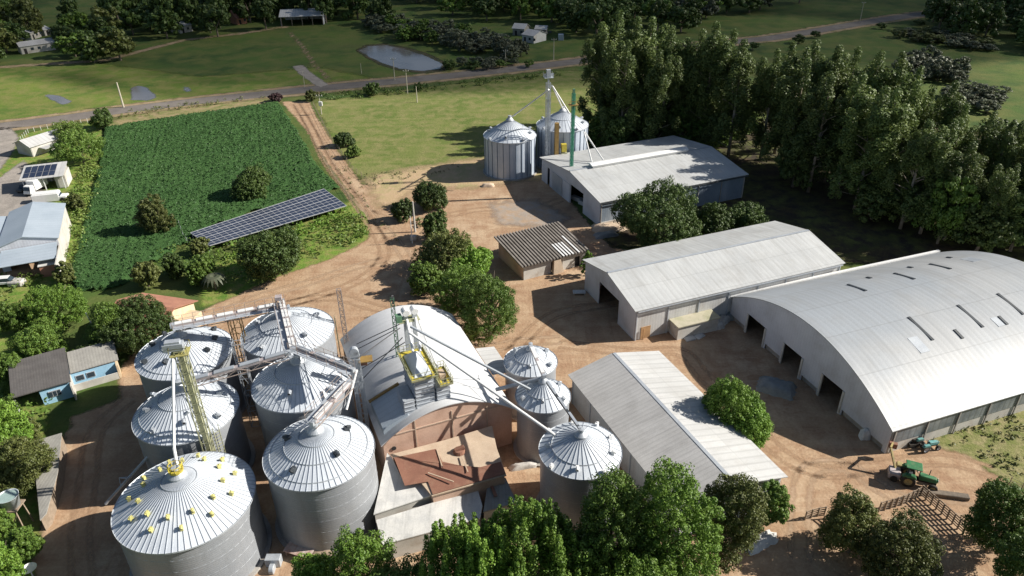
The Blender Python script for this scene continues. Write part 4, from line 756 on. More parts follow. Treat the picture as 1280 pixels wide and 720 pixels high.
ypl.lathe((0, 0, .55), [(.67, -.04), (.73, 0), (.67, .04)], 16); o = ypl.build('peak_platform', M['yellow']); o.location = c; tag(o, 'round yellow railed platform on the peak of the largest silo', 'platform')
# leaning auger at the lower left
aug = empty('auger', at(133, 632), 0, 'long thin grey auger pipe leaning up to the roof of the second left silo', 'auger'); pA, pB = Vector((0, 0, .3)), at(236, 514, 10.9) - at(133, 632)
MB().tube(pA, pB, .19, 8).build('tube', M['galv'], aug)
for t in (.24, .60):
    c = pA.lerp(pB, t); mb = MB(); d = (pB - pA).normalized(); u = Vector((.55, -.2, .75)); v_ = Vector((-.6, .1, .55))
    for a, b in ((c + u, c + v_), (c + u, c - d * .8), (c + v_, c - d * .8), (c + u, c + d * .9), (c + v_, c + d * .9)): mb.beam(a, b, .07)
    mb.build('bracket', M['galv'], aug)
# rear mast, support tower
mx, my = at(350, 382, 15.2)[:2]; lm = lattice_tower('mast', 'short dark lattice mast where the two rear conveyors meet', mx, my, 16.3, .35, 'rail', 1.2)
MB().box((0, 0, 16.4), (.8, .8, .5)).build('head', M['pinkish'], lm)
sx, sy = at(296, 412, 11.5)[:2]; st = lattice_tower('support_tower', 'ochre trestle tower holding the long rear conveyor', sx, sy, 13.6, .75, 'ochre', 2.2)
MB().box((0, -.8, 9), (.12, .1, 9)).build('rail_post', M['ochre'], st)
sx, sy = at(306, 470, 8)[:2]; st2 = lattice_tower('support_tower', 'narrow grey trestle standing in the dark gap between the silo rows', sx, sy, 13.2, .55, 'galv', 2.6)
sx, sy = -24.2, 88.6; st3 = lattice_tower('ladder_tower', 'thin lattice ladder tower behind the white roofed rear silo', -23.6, 85.8, 14.8, .28, 'rail', 1.0)
# elevator beside workshop
ex, ey = at(443, 444, 14.9)[:2]; el = lattice_tower('elevator_tower', 'grey bucket elevator tower with a domed head beside the curved roof workshop', ex, ey, 14.6, .55, 'galv', 1.5)
for dx in (-.28, .28): MB().box((dx, 0, 7.3), (.32, .4, 14.6)).build('elevator_leg', M['galv'], el)
mb = MB(); mb.box((0, 0, 15.1), (1.1, .6, .7)); mb.tube((0, -.3, 15.5), (0, .3, 15.5), .5, 14); mb.build('head_box', M['galv'], el); MB().box((1.2, .2, 14.0), (1.6, 1.3, .12)).build('platform', M['ochre'], el)
MB().box((.9, .1, 13.6), (.9, .5, .5)).build('motor', M['rust'], el)
pipe('grain_chute', 'white chute slanting down onto the front silo roof beside the elevator', [at(446, 462, 14.2), at(433, 512, 10.9)], .15, 'white_paint', 'chute')
# dryer tower on the workshop roof (local frame of the workshop) ----
dr = empty('grain_dryer', (cx0, cy0, 0), cth, 'louvred grey dryer tower with yellow railed platforms rising through the curved roof', 'dryer')
def lou(name, x0, x1, y0, y1, z0, z1, m='galv'):
    o = MB().box(((x0 + x1) / 2, (y0 + y1) / 2, (z0 + z1) / 2), (x1 - x0, y1 - y0, z1 - z0)).build(name, M[m], dr); mb = MB(); n = int((z1 - z0) / .55)
    for k in range(n):
        z = z0 + (k + .6) * (z1 - z0) / n
        mb.box((x0 - .05, (y0 + y1) / 2, z), (.10, (y1 - y0) * .94, .10)); mb.box(((x0 + x1) / 2, y0 - .05, z), ((x1 - x0) * .94, .10, .10)); mb.box(((x0 + x1) / 2, y1 + .05, z), ((x1 - x0) * .94, .10, .10))
    mb.build('louvre_ribs', M['galv_rib'], o); return o
# position: column base seen at about (545,520) on the roof front edge
lou('dryer_body', 1.2, 6.2, 9.35, 11.7, 5.5, 12.9); lou('dryer_body', 1.0, 3.9, 7.5, 9.15, 5.5, 11.3); lou('dryer_body', 1.1, 4.2, 11.9, 13.2, 5.5, 10.2)
mb = MB(); X0, X1, Y0, Y1, Z = .7, 6.9, 8.9, 12.1, 13.0
mb.add([(X0 + .6, Y0 + .5, Z), (X1 - .6, Y0 + .5, Z), (X1 - .6, Y1 - .5, Z), (X0 + .6, Y1 - .5, Z), ((X0 + X1) / 2 + .8, (Y0 + Y1) / 2 - .1, Z + 1.5), ((X0 + X1) / 2 - .5, (Y0 + Y1) / 2 + .1, Z + 1.3)], [(0, 1, 4, 5), (1, 2, 4), (2, 3, 5, 4), (3, 0, 5)]); mb.build('hopper_roof', M['galv_roof'], dr)
def railed(x0, x1, y0, y1, z):
    mb = MB()
    for a, b, c_, d in ((x0, x1, y0, y0 + .5), (x0, x1, y1 - .5, y1), (x0, x0 + .5, y0 + .5, y1 - .5), (x1 - .5, x1, y0 + .5, y1 - .5)): mb.box(((a + b) / 2, (c_ + d) / 2, z), (b - a, d - c_, .1))
    pl = mb.build('platform', M['yellow'], dr); mb = MB(); cs = [(x0, y0), (x1, y0), (x1, y1), (x0, y1)]
    for i in range(4):
        a, b = Vector((*cs[i], z)), Vector((*cs[(i + 1) % 4], z))
        for zz in (.5, 1.0): mb.beam(a + Vector((0, 0, zz)), b + Vector((0, 0, zz)), .05)
        for k in range(4): p = a.lerp(b, k / 4); mb.beam(p, p + Vector((0, 0, 1.0)), .05)
        mb.beam(a + Vector((0, 0, .12)), b + Vector((0, 0, .12)), .05, .22)
    mb.build('railing', M['yellow_pale'], pl)
railed(X0, X1, Y0, Y1, Z); railed(.5, 4.1, 7.2, 8.8, 11.5)
MB().box((2.4, 8.0, 11.9), (1.2, .8, .6)).build('machine', M['beige'], dr)
for k, yy in enumerate((9.0, 10.1)):
    mb = MB(); mb.box((8.1, yy + .3, 10.4), (.32, .6, 15.2)); lg = mb.build('elevator_leg', M['galv'], dr); MB().tube((7.6, yy + .3, 18), (8.6, yy + .3, 18), .42, 14).build('elevator_head', M['white_paint'], lg)
MB().box((7.9, 11.3, 17.4), (.8, .7, .9)).build('head_motor', M['green_pale'], dr); mb = MB(); mb.box((8.1, 10.1, 16.9), (1.5, 2.6, .08)); mb.build('head_platform', M['yellow_pale'], dr)
mb = MB(); mb.tube((7.6, 9.3, 17.2), (4.2, 9.9, 14.6), .17, 8); mb.tube((7.6, 10.4, 17.2), (4.6, 10.7, 14.5), .17, 8); mb.tube((7.5, 9.0, 16.8), (3.2, 8.2, 12.2), .12, 8); mb.build('spouts', M['white_paint'], dr)
mb = MB(); hz = lambda y: 9.0 - (y - 12.4) * .42
mb.add([(6.2, 12.9, hz(12.9)), (.9, 12.9, hz(12.9) - .3), (.9, 16.0, hz(16.0) - .3), (6.2, 16.2, hz(16.2)), (6.2, 12.9, 6.6), (.9, 12.9, 6.6), (.9, 16.0, 5.9), (6.2, 16.2, 5.9)], [(0, 3, 2, 1), (0, 4, 7, 3), (1, 2, 6, 5), (2, 3, 7, 6), (0, 1, 5, 4)]); mb.build('hood', M['roof_blue'], dr)
MB().beam((6.3, 12.5, hz(12.5) + .1), (6.3, 16.4, hz(16.4) + .1), .3, .3).build('hood_beam', M['ochre'], dr)
# green thin mast, chutes and cables of the dryer
gx, gy = at(490, 374, 17.5)[:2]; gmst = lattice_tower('mast', 'slim green lattice mast standing behind the dryer heads', gx, gy, 17.6, .22, 'green_pale', .9); MB().box((.1, 0, 17.4), (.25, .25, 1.2)).build('mast_tip', M['cable'], gmst)
for lab, a, za, b, zb, r in (('upper long grey chute from the dryer heads to the rear small silo', (513, 408), 17.3, (663, 487), 11.0, .17), ('lower long white chute from the dryer heads to the front small silo', (512, 416), 17.0, (695, 545), 10.6, .17),
                             ('short chute from the dryer side onto the white roof slope', (536, 432), 15.0, (640, 505), 8.0, .10)):
    pipe('grain_chute', lab, [at(*a, za), at(*b, zb)], r, 'white_paint' if 'white' in lab else 'galv', 'chute')
pipe('grain_chute', 'stubby dark grey pipe entering the middle small silo from the left', [at(620, 487, 8.6), at(680, 472, 10.9)], .25, 'galv_rib', 'chute')
for lab, a, za, b, zb in (('guy cable from the dryer heads to the elevator head', (500, 410), 16.5, (450, 446), 14.8), ('guy cable sagging to the left edge of the curved roof', (500, 405), 16.5, (446, 430), 8.0), ('guy cable from the dryer heads to the lower left of the curved roof', (503, 422), 15.5, (452, 475), 8.0), ('guy cable from the dryer heads low over the curved roof, second from the bottom', (506, 428), 15.0, (450, 462), 8.2), ('short guy cable between the green mast foot and the left roof edge', (494, 412), 14.0, (440, 440), 7.5)):
    pipe('cable', lab, [at(*a, za), at(*b, zb)], .06, 'cable', 'cable')
pst = MB(); pst.beam((0, 0, 0), (0, 0, 2.2), .08).beam((-.5, 0, 1.6), (.5, 0, 1.6), .05); pst.beam((0, 0, 1.4), (-7.5, 1.2, 1.2), .05).beam((0, 0, 1.4), (1.8, -2.4, 1.0), .05)
o = pst.build('roof_rail_post', M['galv']); p = at(599, 484, 8.3); o.location = p - Vector((0, 0, .3)); tag(o, 'thin post with safety lines on the white slope of the curved roof', 'post')
# mast and elevator by the far silos
m2 = lattice_tower('elevator_tower', 'tall grey elevator mast between the two far silos', 8.6, 162.8, 22.2, .45, 'galv', 1.6); MB().box((0, 0, 12), (.34, .25, 22)).build('elevator_leg', M['galv'], m2)
mb = MB(); mb.box((0, 0, 23.4), (2.0, 1.4, .1)); [mb.beam((a, b, 23.4), (a, b, 24.5), .07) for a in (-1, 1) for b in (-.7, .7)]; mb.box((0, 0, 24.3), (.9, .8, 1.6)); mb.box((0, 0, 23.9), (2.2, .05, .7)); mb.build('head_box', M['galv'], m2)
m3 = lattice_tower('elevator_tower', 'green elevator mast rising out of the warehouse roof', 13.3, 151.3, 23.0, .3, 'green', 1.5, z0=6.2); MB().box((0, 0, 14.5), (.34, .3, 17)).build('elevator_leg', M['green'], m3)
mb = MB(); mb.box((0, 0, 20.6), (2.0, 1.4, .12)); [mb.beam((a, -.7, 20.6), (a, -.7, 21.5), .06) for a in (-1, 0, 1)]; mb.beam((-1, -.7, 21.5), (1, -.7, 21.5), .06); mb.build('platform', M['ochre'], m3); MB().box((0, 0, 23.4), (.45, .45, 1.0)).build('mast_tip', M['green_pale'], m3)
for lab, a, za, b, zb in (('chute from the grey mast head to the right far silo peak', (690, 107), 22.6, (704, 137), 14.4), ('white chute from the grey mast head to the warehouse roof', (691, 108), 22.4, (712, 142), 17.0), ('long cable like chute from the grey mast head to the left far silo peak', (686, 112), 22.2, (640, 146), 13.6),
                          ('white chute leg standing on the warehouse roof, left one', (730, 165), 11.8, (741, 207), 7.0), ('white chute leg reaching the ridge ventilator, right one', (731, 165), 11.8, (754, 200), 7.6)):
    pipe('grain_chute', lab, [at(*a, za), at(*b, zb)], .16, 'white_paint', 'chute')
pc = at(700, 190, 6); ycl = empty('seed_cleaner', (pc.x, pc.y + .0, 0), .2, 'tall narrow yellow and grey machine between the green and grey masts', 'machine')
mb = MB(); mb.box((-.9, 0, 6.5), (.9, .9, 13)); mb.build('column', M['ochre'], ycl); MB().box((.9, 0, 7.0), (1.2, 1.0, 1.8)).build('cleaner_box', M['yellow'], ycl); mb = MB(); mb.box((.9, .0, 5.2), (1.4, 1.2, 1.4)); mb.box((.9, 0, 2.2), (1.0, 1.0, 4.4)); mb.build('lower_hopper', M['yellow_pale'], ycl); MB().box((1.9, -.6, 4.4), (1.1, 1.0, 1.2)).build('white_drum', M['white_paint'], ycl)
MB().box((0, 0, 3.5), (.3, .5, 7)).build('leg', M['galv'], ycl)
# ------------------------------------------------------------------ trees
def crown_round(rng, R, H, n, per, leaf, squash=.75, low=.22, lob=.24, rmax=1.15, knob=False):
    """clumps over an uneven ellipsoid crown; H = total height, foliage from low*H to H"""
    C, r = [], []; zc = H * (low + (1 - low) * .46); rz = H * (1 - low) * .52; bump = rng.normal(size=(9, 3)); bump /= np.linalg.norm(bump, axis=1)[:, None]; amp = rng.uniform(.6, 1.2, 9); tries = 0
    while len(C) < n and tries < n * 12:
        tries += 1; d = rng.normal(size=3); d /= np.linalg.norm(d)
        if d[2] < -.8: continue
        w_ = .60 + .52 * max((d @ b) ** 3 * a if d @ b > 0 else 0 for b, a in zip(bump, amp)); q = rng.uniform(.25, 1) ** .45 * w_
        p = np.array((d[0] * R * q * .98, d[1] * R * q * .98, zc + d[2] * rz * q * .95)); rr = min(rmax, R * lob) * rng.uniform(.55, 1.2)
        if knob and C and tries < n * 8 and np.min(np.sum((np.array(C) - p) ** 2, 1)) < (rr * 1.32) ** 2: continue
        C.append(p); r.append(rr)
    return leaf_cloud(np.array(C), np.array(r), per, leaf, rng, .3, squash)
def trunk_mb(rng, H, R, tr, forks=5, split=.3):
    mb = MB(); p = Vector((0, 0, -.2)); q = Vector((rng.uniform(-.3, .3), rng.uniform(-.3, .3), H * split)); mb.tube(p, q, tr, 8, tr * .75)
    for k in range(forks):
        a = 2 * math.pi * k / forks + rng.uniform(-.4, .4); m_ = q + Vector((math.cos(a) * R * .28, math.sin(a) * R * .28, H * rng.uniform(.12, .2))); e_ = m_ + Vector((math.cos(a) * R * .32, math.sin(a) * R * .32, H * rng.uniform(.12, .28)))
        mb.tube(q, m_, tr * .5, 6, tr * .34); mb.tube(m_, e_, tr * .34, 5, tr * .12)
    return mb
SEED = [10]
def tree(name, label, bx, by, top, wpx, leaf='lf_mid', n=110, per=85, ls=.30, rmax=1.15, low=.15, group=None, lob=.19, cat='tree', asp=1.0, tr=None, dy=0):
    """base position (image), top row and crown width in px -> real size"""
    SEED[0] += 1; rng = np.random.RandomState(SEED[0]); b = at(bx, by); H = height_for(b.x, b.y, top)
    dep = b.y * math.cos(P_) - (H * .5 - H_) * math.sin(P_); R = wpx / 2 * dep / F_
    H = max(1.2, H * 1.0 - R * .12); e = empty(name, b, rng.uniform(0, 6), label, cat, group)
    V, Q = crown_round(rng, R, H, n, per, ls, low=low, lob=lob, rmax=rmax, knob=True, squash=1.0); link(bpy.data.objects.new('crown', np_mesh('crown', V, Q, M[leaf])), e)
    trunk_mb(rng, H, R, tr or max(.1, R * .055)).build('trunk', M['bark'], e); return e
def gtree(*a, **k): return tree(*a, **k)
# near and middle trees: (label, base x, base y, top y, width px, leaf)
TR = [
 ('dark round tree standing alone in the crop field, its shadow to the left', 317, 248, 203, 48, 'lf_dark', 90),
 ('olive green tree in the crop field left of the solar array', 198, 292, 243, 44, 'lf_olive', 80),
 ('wide dark tree below the solar array on the grass bank', 345, 344, 288, 88, 'lf_dark', 140),
 ('broad dark green tree hiding the orange roofed house', 192, 432, 372, 98, 'lf_dark', 180),
 ('dark green tree between the broad tree and the leaning pole', 148, 432, 372, 62, 'lf_mid', 120),
 ('light green spreading tree left of the broad dark tree', 78, 405, 352, 86, 'lf_bright', 130),
 ('mid green tree behind the small tank at the blue house', 56, 450, 404, 62, 'lf_mid', 110),
 ('low tree at the left edge above the blue house', 22, 478, 440, 46, 'lf_mid', 70),
 ('small yellow green bush at the porch corner of the blue house', 22, 499, 481, 20, 'lf_weed', 30),
 ('dark tree nearest the far silo pair, in the dirt island', 541, 260, 225, 46, 'lf_dark', 80),
 ('small dark ball shaped tree right beside the drive', 505, 275, 247, 29, 'lf_dark', 50),
 ('small dark tree just behind the white gate post', 543, 300, 262, 36, 'lf_dark', 60),
 ('pale olive feathery tree in front of the small dark one', 556, 344, 288, 84, 'lf_olive', 150),
 ('yellow green young tree left of the striped barn', 588, 350, 304, 58, 'lf_bright', 90),
 ('large tree beside the yard in front of the striped barn', 612, 424, 322, 96, 'lf_mid', 210),
 ('low bushy tree at the left of the large yard tree', 578, 395, 330, 74, 'lf_mid', 130),
 ('low green shrub under the pale olive tree by the drive', 536, 366, 322, 46, 'lf_mid', 60),
 ('large dark tree between the warehouse and the white shed', 822, 308, 228, 126, 'lf_dark', 270),
 ('medium dark tree right of the large one behind the white shed', 886, 296, 250, 52, 'lf_dark', 90),
 ('smaller dark tree at the far end behind the white shed', 928, 292, 250, 50, 'lf_dark', 90),
 ('bright dense round tree touching the white roof slope, upper one', 898, 545, 464, 84, 'lf_bright', 180),
 ('bright dense round tree touching the white roof slope, lower one', 937, 562, 500, 62, 'lf_bright', 130),
 ('tall green tree at the bottom centre hiding the foot of the front small silo', 758, 742, 564, 128, 'lf_mid', 220),
 ('big bright green tree left of the olive brown one, over the grey roof slope', 826, 752, 564, 128, 'lf_bright', 230),
 ('bright green tree at the bottom edge below the two big green ones', 800, 790, 668, 130, 'lf_bright', 140),
 ('olive brown tree in front of the south end of the gabled shed', 908, 706, 562, 96, 'lf_olive', 170),
 ('small green tree hugging the south end wall of the gabled shed', 962, 655, 603, 46, 'lf_mid', 60),
 ('dark green tree at the bottom edge between the feathery trees and the big green ones', 715, 770, 640, 90, 'lf_mid', 130),
 ('leafy tree at the bottom edge under the long lean-to roof', 515, 785, 702, 86, 'lf_mid', 90),
 ('bright green tree at the bottom edge below the front silo', 455, 760, 668, 92, 'lf_bright', 110),
 ('low green tree at the bottom edge right of the stone rubble', 400, 748, 694, 72, 'lf_bright', 80),
 ('leafy bush at the left edge beside the water tank stand', 4, 676, 634, 44, 'lf_mid', 60),
 ('bushy tree at the left edge between the bright tree and the porch', 8, 545, 488, 50, 'lf_mid', 70),
 ('olive shrub behind the plain grey sheet roof, nearest the blue house', 40, 560, 520, 44, 'lf_olive', 60),
 ('round green bush on the grass left of the light green spreading tree', 22, 412, 376, 44, 'lf_mid', 60),
 ('low dark bush under the leaning pale pole', 118, 452, 424, 40, 'lf_dark', 50),
 ('rounded bush at the bottom left below the olive tree', 40, 700, 662, 46, 'lf_mid', 60),
 ('dark olive tree at the left corner of the cattle pen', 1060, 690, 616, 78, 'lf_olive', 110),
 ('olive tree with a loose crown at the bottom of the cattle pen', 1112, 735, 652, 90, 'lf_olive', 120),
 ('dark green tree at the right edge by the cattle pen', 1232, 690, 602, 86, 'lf_mid', 150),
 ('dark tree in the bottom right corner', 1275, 760, 655, 110, 'lf_mid', 150),
 ('olive green tree covering the plain grey sheet roof', 34, 612, 540, 84, 'lf_olive', 170),
 ('bright green tree at the left edge below the blue house', 18, 590, 508, 70, 'lf_bright', 120),
 ('bright leafy shrub in the bottom left corner', 10, 740, 664, 70, 'lf_bright', 90),
 ('dense green tree beside the side track behind the carport', 106, 206, 156, 62, 'lf_mid', 100),
 ('yellowish tree beside the folded white roof house', 90, 180, 146, 46, 'lf_weed', 50),
 ('small dark green tree at the crop corner next to the road', 133, 160, 134, 32, 'lf_dark', 50),
 ('small purple leaved tree where the drive meets the road', 345, 127, 114, 18, 'lf_red', 26),
 ('small round dark tree at the top of the drive, upper one', 433, 183, 163, 25, 'lf_dark', 40),
 ('small yellow green tree at the top of the drive, lower one', 441, 197, 181, 20, 'lf_weed', 30),
 ('dark bush on the verge left of the two road poles', 467, 119, 101, 22, 'lf_dark', 30),
 ('round dark bush on the verge by the right road pole', 524, 114, 102, 12, 'lf_dark', 22),
 ('bushy shrub right of the drive entrance at the road', 390, 126, 110, 20, 'lf_olive', 28),
 ('garden tree behind the orange roof, right one', 255, 352, 318, 38, 'lf_mid', 60),
 ('garden tree behind the orange roof, middle one', 222, 345, 316, 32, 'lf_dark', 50),
 ('garden tree behind the orange roof, left one', 186, 358, 326, 40, 'lf_olive', 60),
 ('small olive bush at the corner of the solar array', 250, 318, 292, 26, 'lf_olive', 36),
 ('tall shrub by the white screen wall of the blue roofed shed', 84, 356, 328, 26, 'lf_olive', 36),
 ('shrub in the grass strip beside the carport', 96, 264, 240, 24, 'lf_olive', 30),
 ('small tree growing between the silos and the dark shed corner', 676, 565, 528, 16, 'lf_mid', 26),
 ('small bush at the corner of the white shed and barn', 733, 345, 308, 18, 'lf_bright', 24),
]
for i, (lab, bx, by, tp, wd, lf, n) in enumerate(TR):
    near = by > 380; n = int(n * (2.2 if near else 2.1) * (1.25 if lf == 'lf_dark' else 1)); tree('tree' if wd > 30 else 'bush', lab, bx, by, tp, wd, lf, n, 110 if near else 85, .16 if near else .24, .62 if near else .85, cat='tree' if wd > 30 else 'bush', low=.03 if wd > 60 else .02)
# feathery trees in the foreground: many upright plumes
def plume_tree(label, bx, by, top, wpx, n, leaf, seed):
    rng = np.random.RandomState(seed); b = at(bx, by); H = height_for(b.x, b.y, top); dep = b.y * math.cos(P_) - (H * .7 - H_) * math.sin(P_); R = wpx / 2 * dep / F_; e = empty('tree', b, 0, label, 'tree', 'feathery trees along the bottom edge'); C, r = [], []
    for k in range(n):
        a = rng.uniform(0, 6.28); q = R * .92 * math.sqrt(rng.uniform(0, 1)); h = H * (1 - .30 * (q / R) ** 2) * rng.uniform(.82, 1.0); L = rng.uniform(2.2, 3.6); x, y = q * math.cos(a), q * math.sin(a); lx, ly = rng.normal(size=2) * .25
        for j in range(7): t = j / 6; C.append((x + lx * (1 - t), y + ly * (1 - t), h - L * (1 - t))); r.append(.22 + .42 * (1 - t) * rng.uniform(.7, 1.2))
        for j in range(3): C.append((x * rng.uniform(.6, 1), y * rng.uniform(.6, 1), h * rng.uniform(.35, .75))); r.append(.8)
    V, Q = leaf_cloud(np.array(C), np.array(r), 60, .16, rng, .2, 1.1); link(bpy.data.objects.new('crown', np_mesh('crown', V, Q, M[leaf])), e); trunk_mb(rng, H, R, .16, 7, .25).build('trunk', M['bark'], e); return e
plume_tree('feathery green tree left of centre at the bottom, below the white lean-to roof', 582, 772, 650, 112, 70, 'lf_bright', 1)
plume_tree('feathery green tree at the bottom centre, next to the tall bright one', 660, 772, 628, 140, 85, 'lf_bright', 2)
plume_tree('feathery green tree at the bottom edge between the two other feathery ones', 612, 790, 655, 90, 40, 'lf_bright', 3)
# eucalyptus ----------------------------------------------------------
def euc_variant(seed):
    rng = np.random.RandomState(seed); H = 30.0; C, r = [], []; mb = MB(); mb.tube((0, 0, -.3), (0, 0, H * .55), .38, 8, .24); mb.tube((0, 0, H * .55), (.3, .1, H * .93), .24, 6, .06); ns = 26
    for k in range(ns):
        a = rng.uniform(0, 6.28); z0 = H * (.08 + .66 * (k + rng.uniform(0, 1)) / ns); q = rng.uniform(1.2, 5.4) * (1.15 - .5 * z0 / H); rise = rng.uniform(2.5, 6); x, y = q * math.cos(a), q * math.sin(a); mb.tube((0, 0, z0), (x * .9, y * .9, z0 + rise * .7), .13, 5, .05)
        L = rng.uniform(2.5, 6.5)
        for j in range(9): t = j / 8; C.append((x + rng.normal() * .35, y + rng.normal() * .35, z0 + rise * .3 + L * t)); r.append((1.45 - .35 * t) * rng.uniform(.55, 1.05))
    for j in range(16): t = j / 15; C.append((.3 + rng.normal() * .9 * (1 - t), rng.normal() * .9 * (1 - t), H * (.62 + .38 * t))); r.append((1.7 - .75 * t) * rng.uniform(.7, 1))
    V, Q = leaf_cloud(np.array(C), np.array(r), 90, .34, rng, .35, 1.15); return np_mesh('crown', V, Q, M['lf_euc']), mb
EV = []
for s in range(6): me, mb = euc_variant(100 + s); EV.append((me, mb))
rng = np.random.RandomState(5); eg = 'eucalyptus trees in the stand behind the sheds'; eroots = []
ET = [(748, 168, 40, 'slim eucalyptus at the left end of the stand'), (764, 160, 14, 'tallest eucalyptus of the left clump, its crown reaching highest'), (785, 172, 22, 'eucalyptus just right of the tallest one in the left clump'), (802, 166, 22, 'eucalyptus with a pale forked top in the left clump'),
      (825, 176, 32, 'rightmost eucalyptus of the left clump'), (775, 186, 50, 'lower front eucalyptus of the left clump, behind the right far silo'), (815, 190, 62, 'lower front eucalyptus behind the warehouse roof'),
      (862, 178, 38, 'shaded eucalyptus left of the gap clump'), (876, 184, 28, 'bright topped eucalyptus of the middle clump, left'), (898, 182, 38, 'bright topped eucalyptus of the middle clump, right'), (910, 196, 50, 'pale trunked eucalyptus at the grassy gap behind the warehouse'),
      (950, 200, 62, 'pale trunked eucalyptus at the right side of the grassy gap'), (968, 192, 52, 'second eucalyptus right of the grassy gap'), (992, 206, 52, 'third eucalyptus right of the grassy gap'), (1018, 214, 58, 'eucalyptus with a thick crown above the white shed end'),
      (1040, 208, 60, 'eucalyptus behind the thick crowned one'), (1062, 226, 64, 'eucalyptus above the grove shade, left of the double top'), (1090, 220, 66, 'left half of the double topped eucalyptus pair'), (1110, 240, 84, 'right half of the double topped eucalyptus pair'),
      (1130, 236, 108, 'eucalyptus in front of the grey bushes, left'), (1152, 252, 102, 'tall spire shaped eucalyptus above the arched roof'), (1170, 262, 130, 'eucalyptus right of the spire shaped one'), (1200, 270, 140, 'dense eucalyptus over the top of the arched roof'),
      (1220, 286, 150, 'eucalyptus sloping down to the right edge'), (1248, 292, 168, 'second eucalyptus from the right edge'), (1275, 304, 172, 'rightmost eucalyptus at the photo edge'), (1085, 268, 112, 'lower eucalyptus at the dark front of the stand'), (1125, 286, 150, 'front eucalyptus nearest the arched shed'),
      (1180, 300, 178, 'low front eucalyptus beside the arched roof curve'), (1232, 318, 205, 'lowest front eucalyptus behind the arched roof'), (1290, 322, 200, 'eucalyptus cut by the right photo edge'), (1010, 240, 95, 'shaded eucalyptus at the front of the grove'), (1045, 246, 92, 'shaded eucalyptus right of the front grove one'), (980, 222, 74, 'shaded eucalyptus left of the front grove one'), (1068, 262, 108, 'shaded front eucalyptus below the double topped pair'), (1150, 292, 150, 'shaded front eucalyptus beneath the spire shaped one'), (845, 176, 48, 'dark eucalyptus closing the gap between left and middle clumps')]
for i, (bx, by, tp, lab) in enumerate(ET):
    b = at(bx, by); H = min(34, height_for(b.x, b.y, tp)); s = H / 30.6; sx = s * rng.uniform(.95, 1.15) * 1.15; me, mb = EV[i % 6]
    if i < 6:
        e = empty('eucalyptus', b, 0, lab, 'tree', eg); link(bpy.data.objects.new('crown', me), e); mb.build('trunk', M['bark_pale'], e, True); e.scale = (sx, sx, s); eroots.append(e)
    else: copy_tree(eroots[i % 6], b, rng.uniform(0, 6.28), (sx, sx, s), lab)
# far woodland: individual low-detail trees, mesh data shared between copies
FV = []
for s in range(9):
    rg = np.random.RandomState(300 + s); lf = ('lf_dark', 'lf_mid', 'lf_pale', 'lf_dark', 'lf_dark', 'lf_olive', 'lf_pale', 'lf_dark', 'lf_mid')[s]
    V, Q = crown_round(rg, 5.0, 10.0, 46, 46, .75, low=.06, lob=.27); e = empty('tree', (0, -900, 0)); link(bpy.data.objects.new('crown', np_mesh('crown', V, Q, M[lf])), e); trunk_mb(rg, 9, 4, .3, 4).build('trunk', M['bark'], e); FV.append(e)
CLEAR = [(24, 74, 64), (36, 54, 48), (224, 244, 40), (294, 314, 30), (350, 402, 28), (640, 686, 48)]    # open ground in front of the far houses
for s in range(3):
    rg = np.random.RandomState(400 + s); V, Q = crown_round(rg, 5.0, 10.0, 120, 80, .36, low=.04, lob=.2, knob=True); e = empty('tree', (0, -900, 0)); link(bpy.data.objects.new('crown', np_mesh('crown', V, Q, M[('lf_dark', 'lf_mid', 'lf_euc')[s]])), e); trunk_mb(rg, 9, 4, .3, 4).build('trunk', M['bark'], e); FV.append(e)
def wood(px, n, hs, ws, kinds, label, group, seed, dmin=4.0, name='tree'):
    poly = world_poly(px); rg = np.random.RandomState(seed); lo, hi = poly.min(0), poly.max(0); pts = []; tries = 0
    while len(pts) < n and tries < 6000:
        tries += 1; p = rg.uniform(lo, hi)
        bx_, by_ = pixy(p[0], p[1], 0)
        if any(a - 6 < bx_ < b + 6 and c - 1 < by_ < c + 16 for a, b, c in CLEAR): continue
        if signed_dist(np.array([p[0]]), np.array([p[1]]), poly)[0] < 0: continue
        if any((p[0] - a) ** 2 + (p[1] - b) ** 2 < dmin * dmin for a, b in pts): continue
        pts.append(tuple(p))
    pts.sort(key=lambda p: p[1]); nr = 3 if len(pts) > 24 else (2 if len(pts) > 8 else 1); rows = [pts[i * len(pts) // nr:(i + 1) * len(pts) // nr] for i in range(nr)]
    rn = {1: ('only',), 2: ('front', 'back'), 3: ('front', 'middle', 'back')}[nr]
    for ri, row in enumerate(rows):
        row.sort(key=lambda p: pixy(p[0], p[1], 0)[0])
        for i, (x, y) in enumerate(row):
            k = kinds[rg.randint(len(kinds))]; h = rg.uniform(*hs) / 10; w_ = rg.uniform(*ws) / 5; o_ = str(i + 1) + ('th' if 10 <= (i + 1) % 100 <= 20 else {1: 'st', 2: 'nd', 3: 'rd'}.get((i + 1) % 10, 'th'))
            look = {0: 'dark', 3: 'dark', 4: 'dark', 7: 'dark', 1: 'mid green', 8: 'mid green', 2: 'grey green', 6: 'grey green', 5: 'olive', 9: 'dark', 10: 'mid green', 11: 'pale green'}[k]
            lb = '%s %s, %s from left in the %s row of %s' % (look, name, o_, rn[ri], label)
            c = copy_tree(FV[k], (x, y, 0), rg.uniform(0, 6.28), (w_, w_, h), lb); c['category'] = name; c['group'] = group; c.name = name
    return len(pts)
wood([(-60, 92), (-60, 30), (30, 25), (60, 40), (118, 38), (148, 52), (156, 78), (120, 80), (85, 68), (72, 60), (30, 62), (20, 80)], 34, (9, 15), (4.5, 7), (0, 1, 3, 5), 'upper left farmhouse trees', 'trees round the upper left farmhouse', 1, 9)
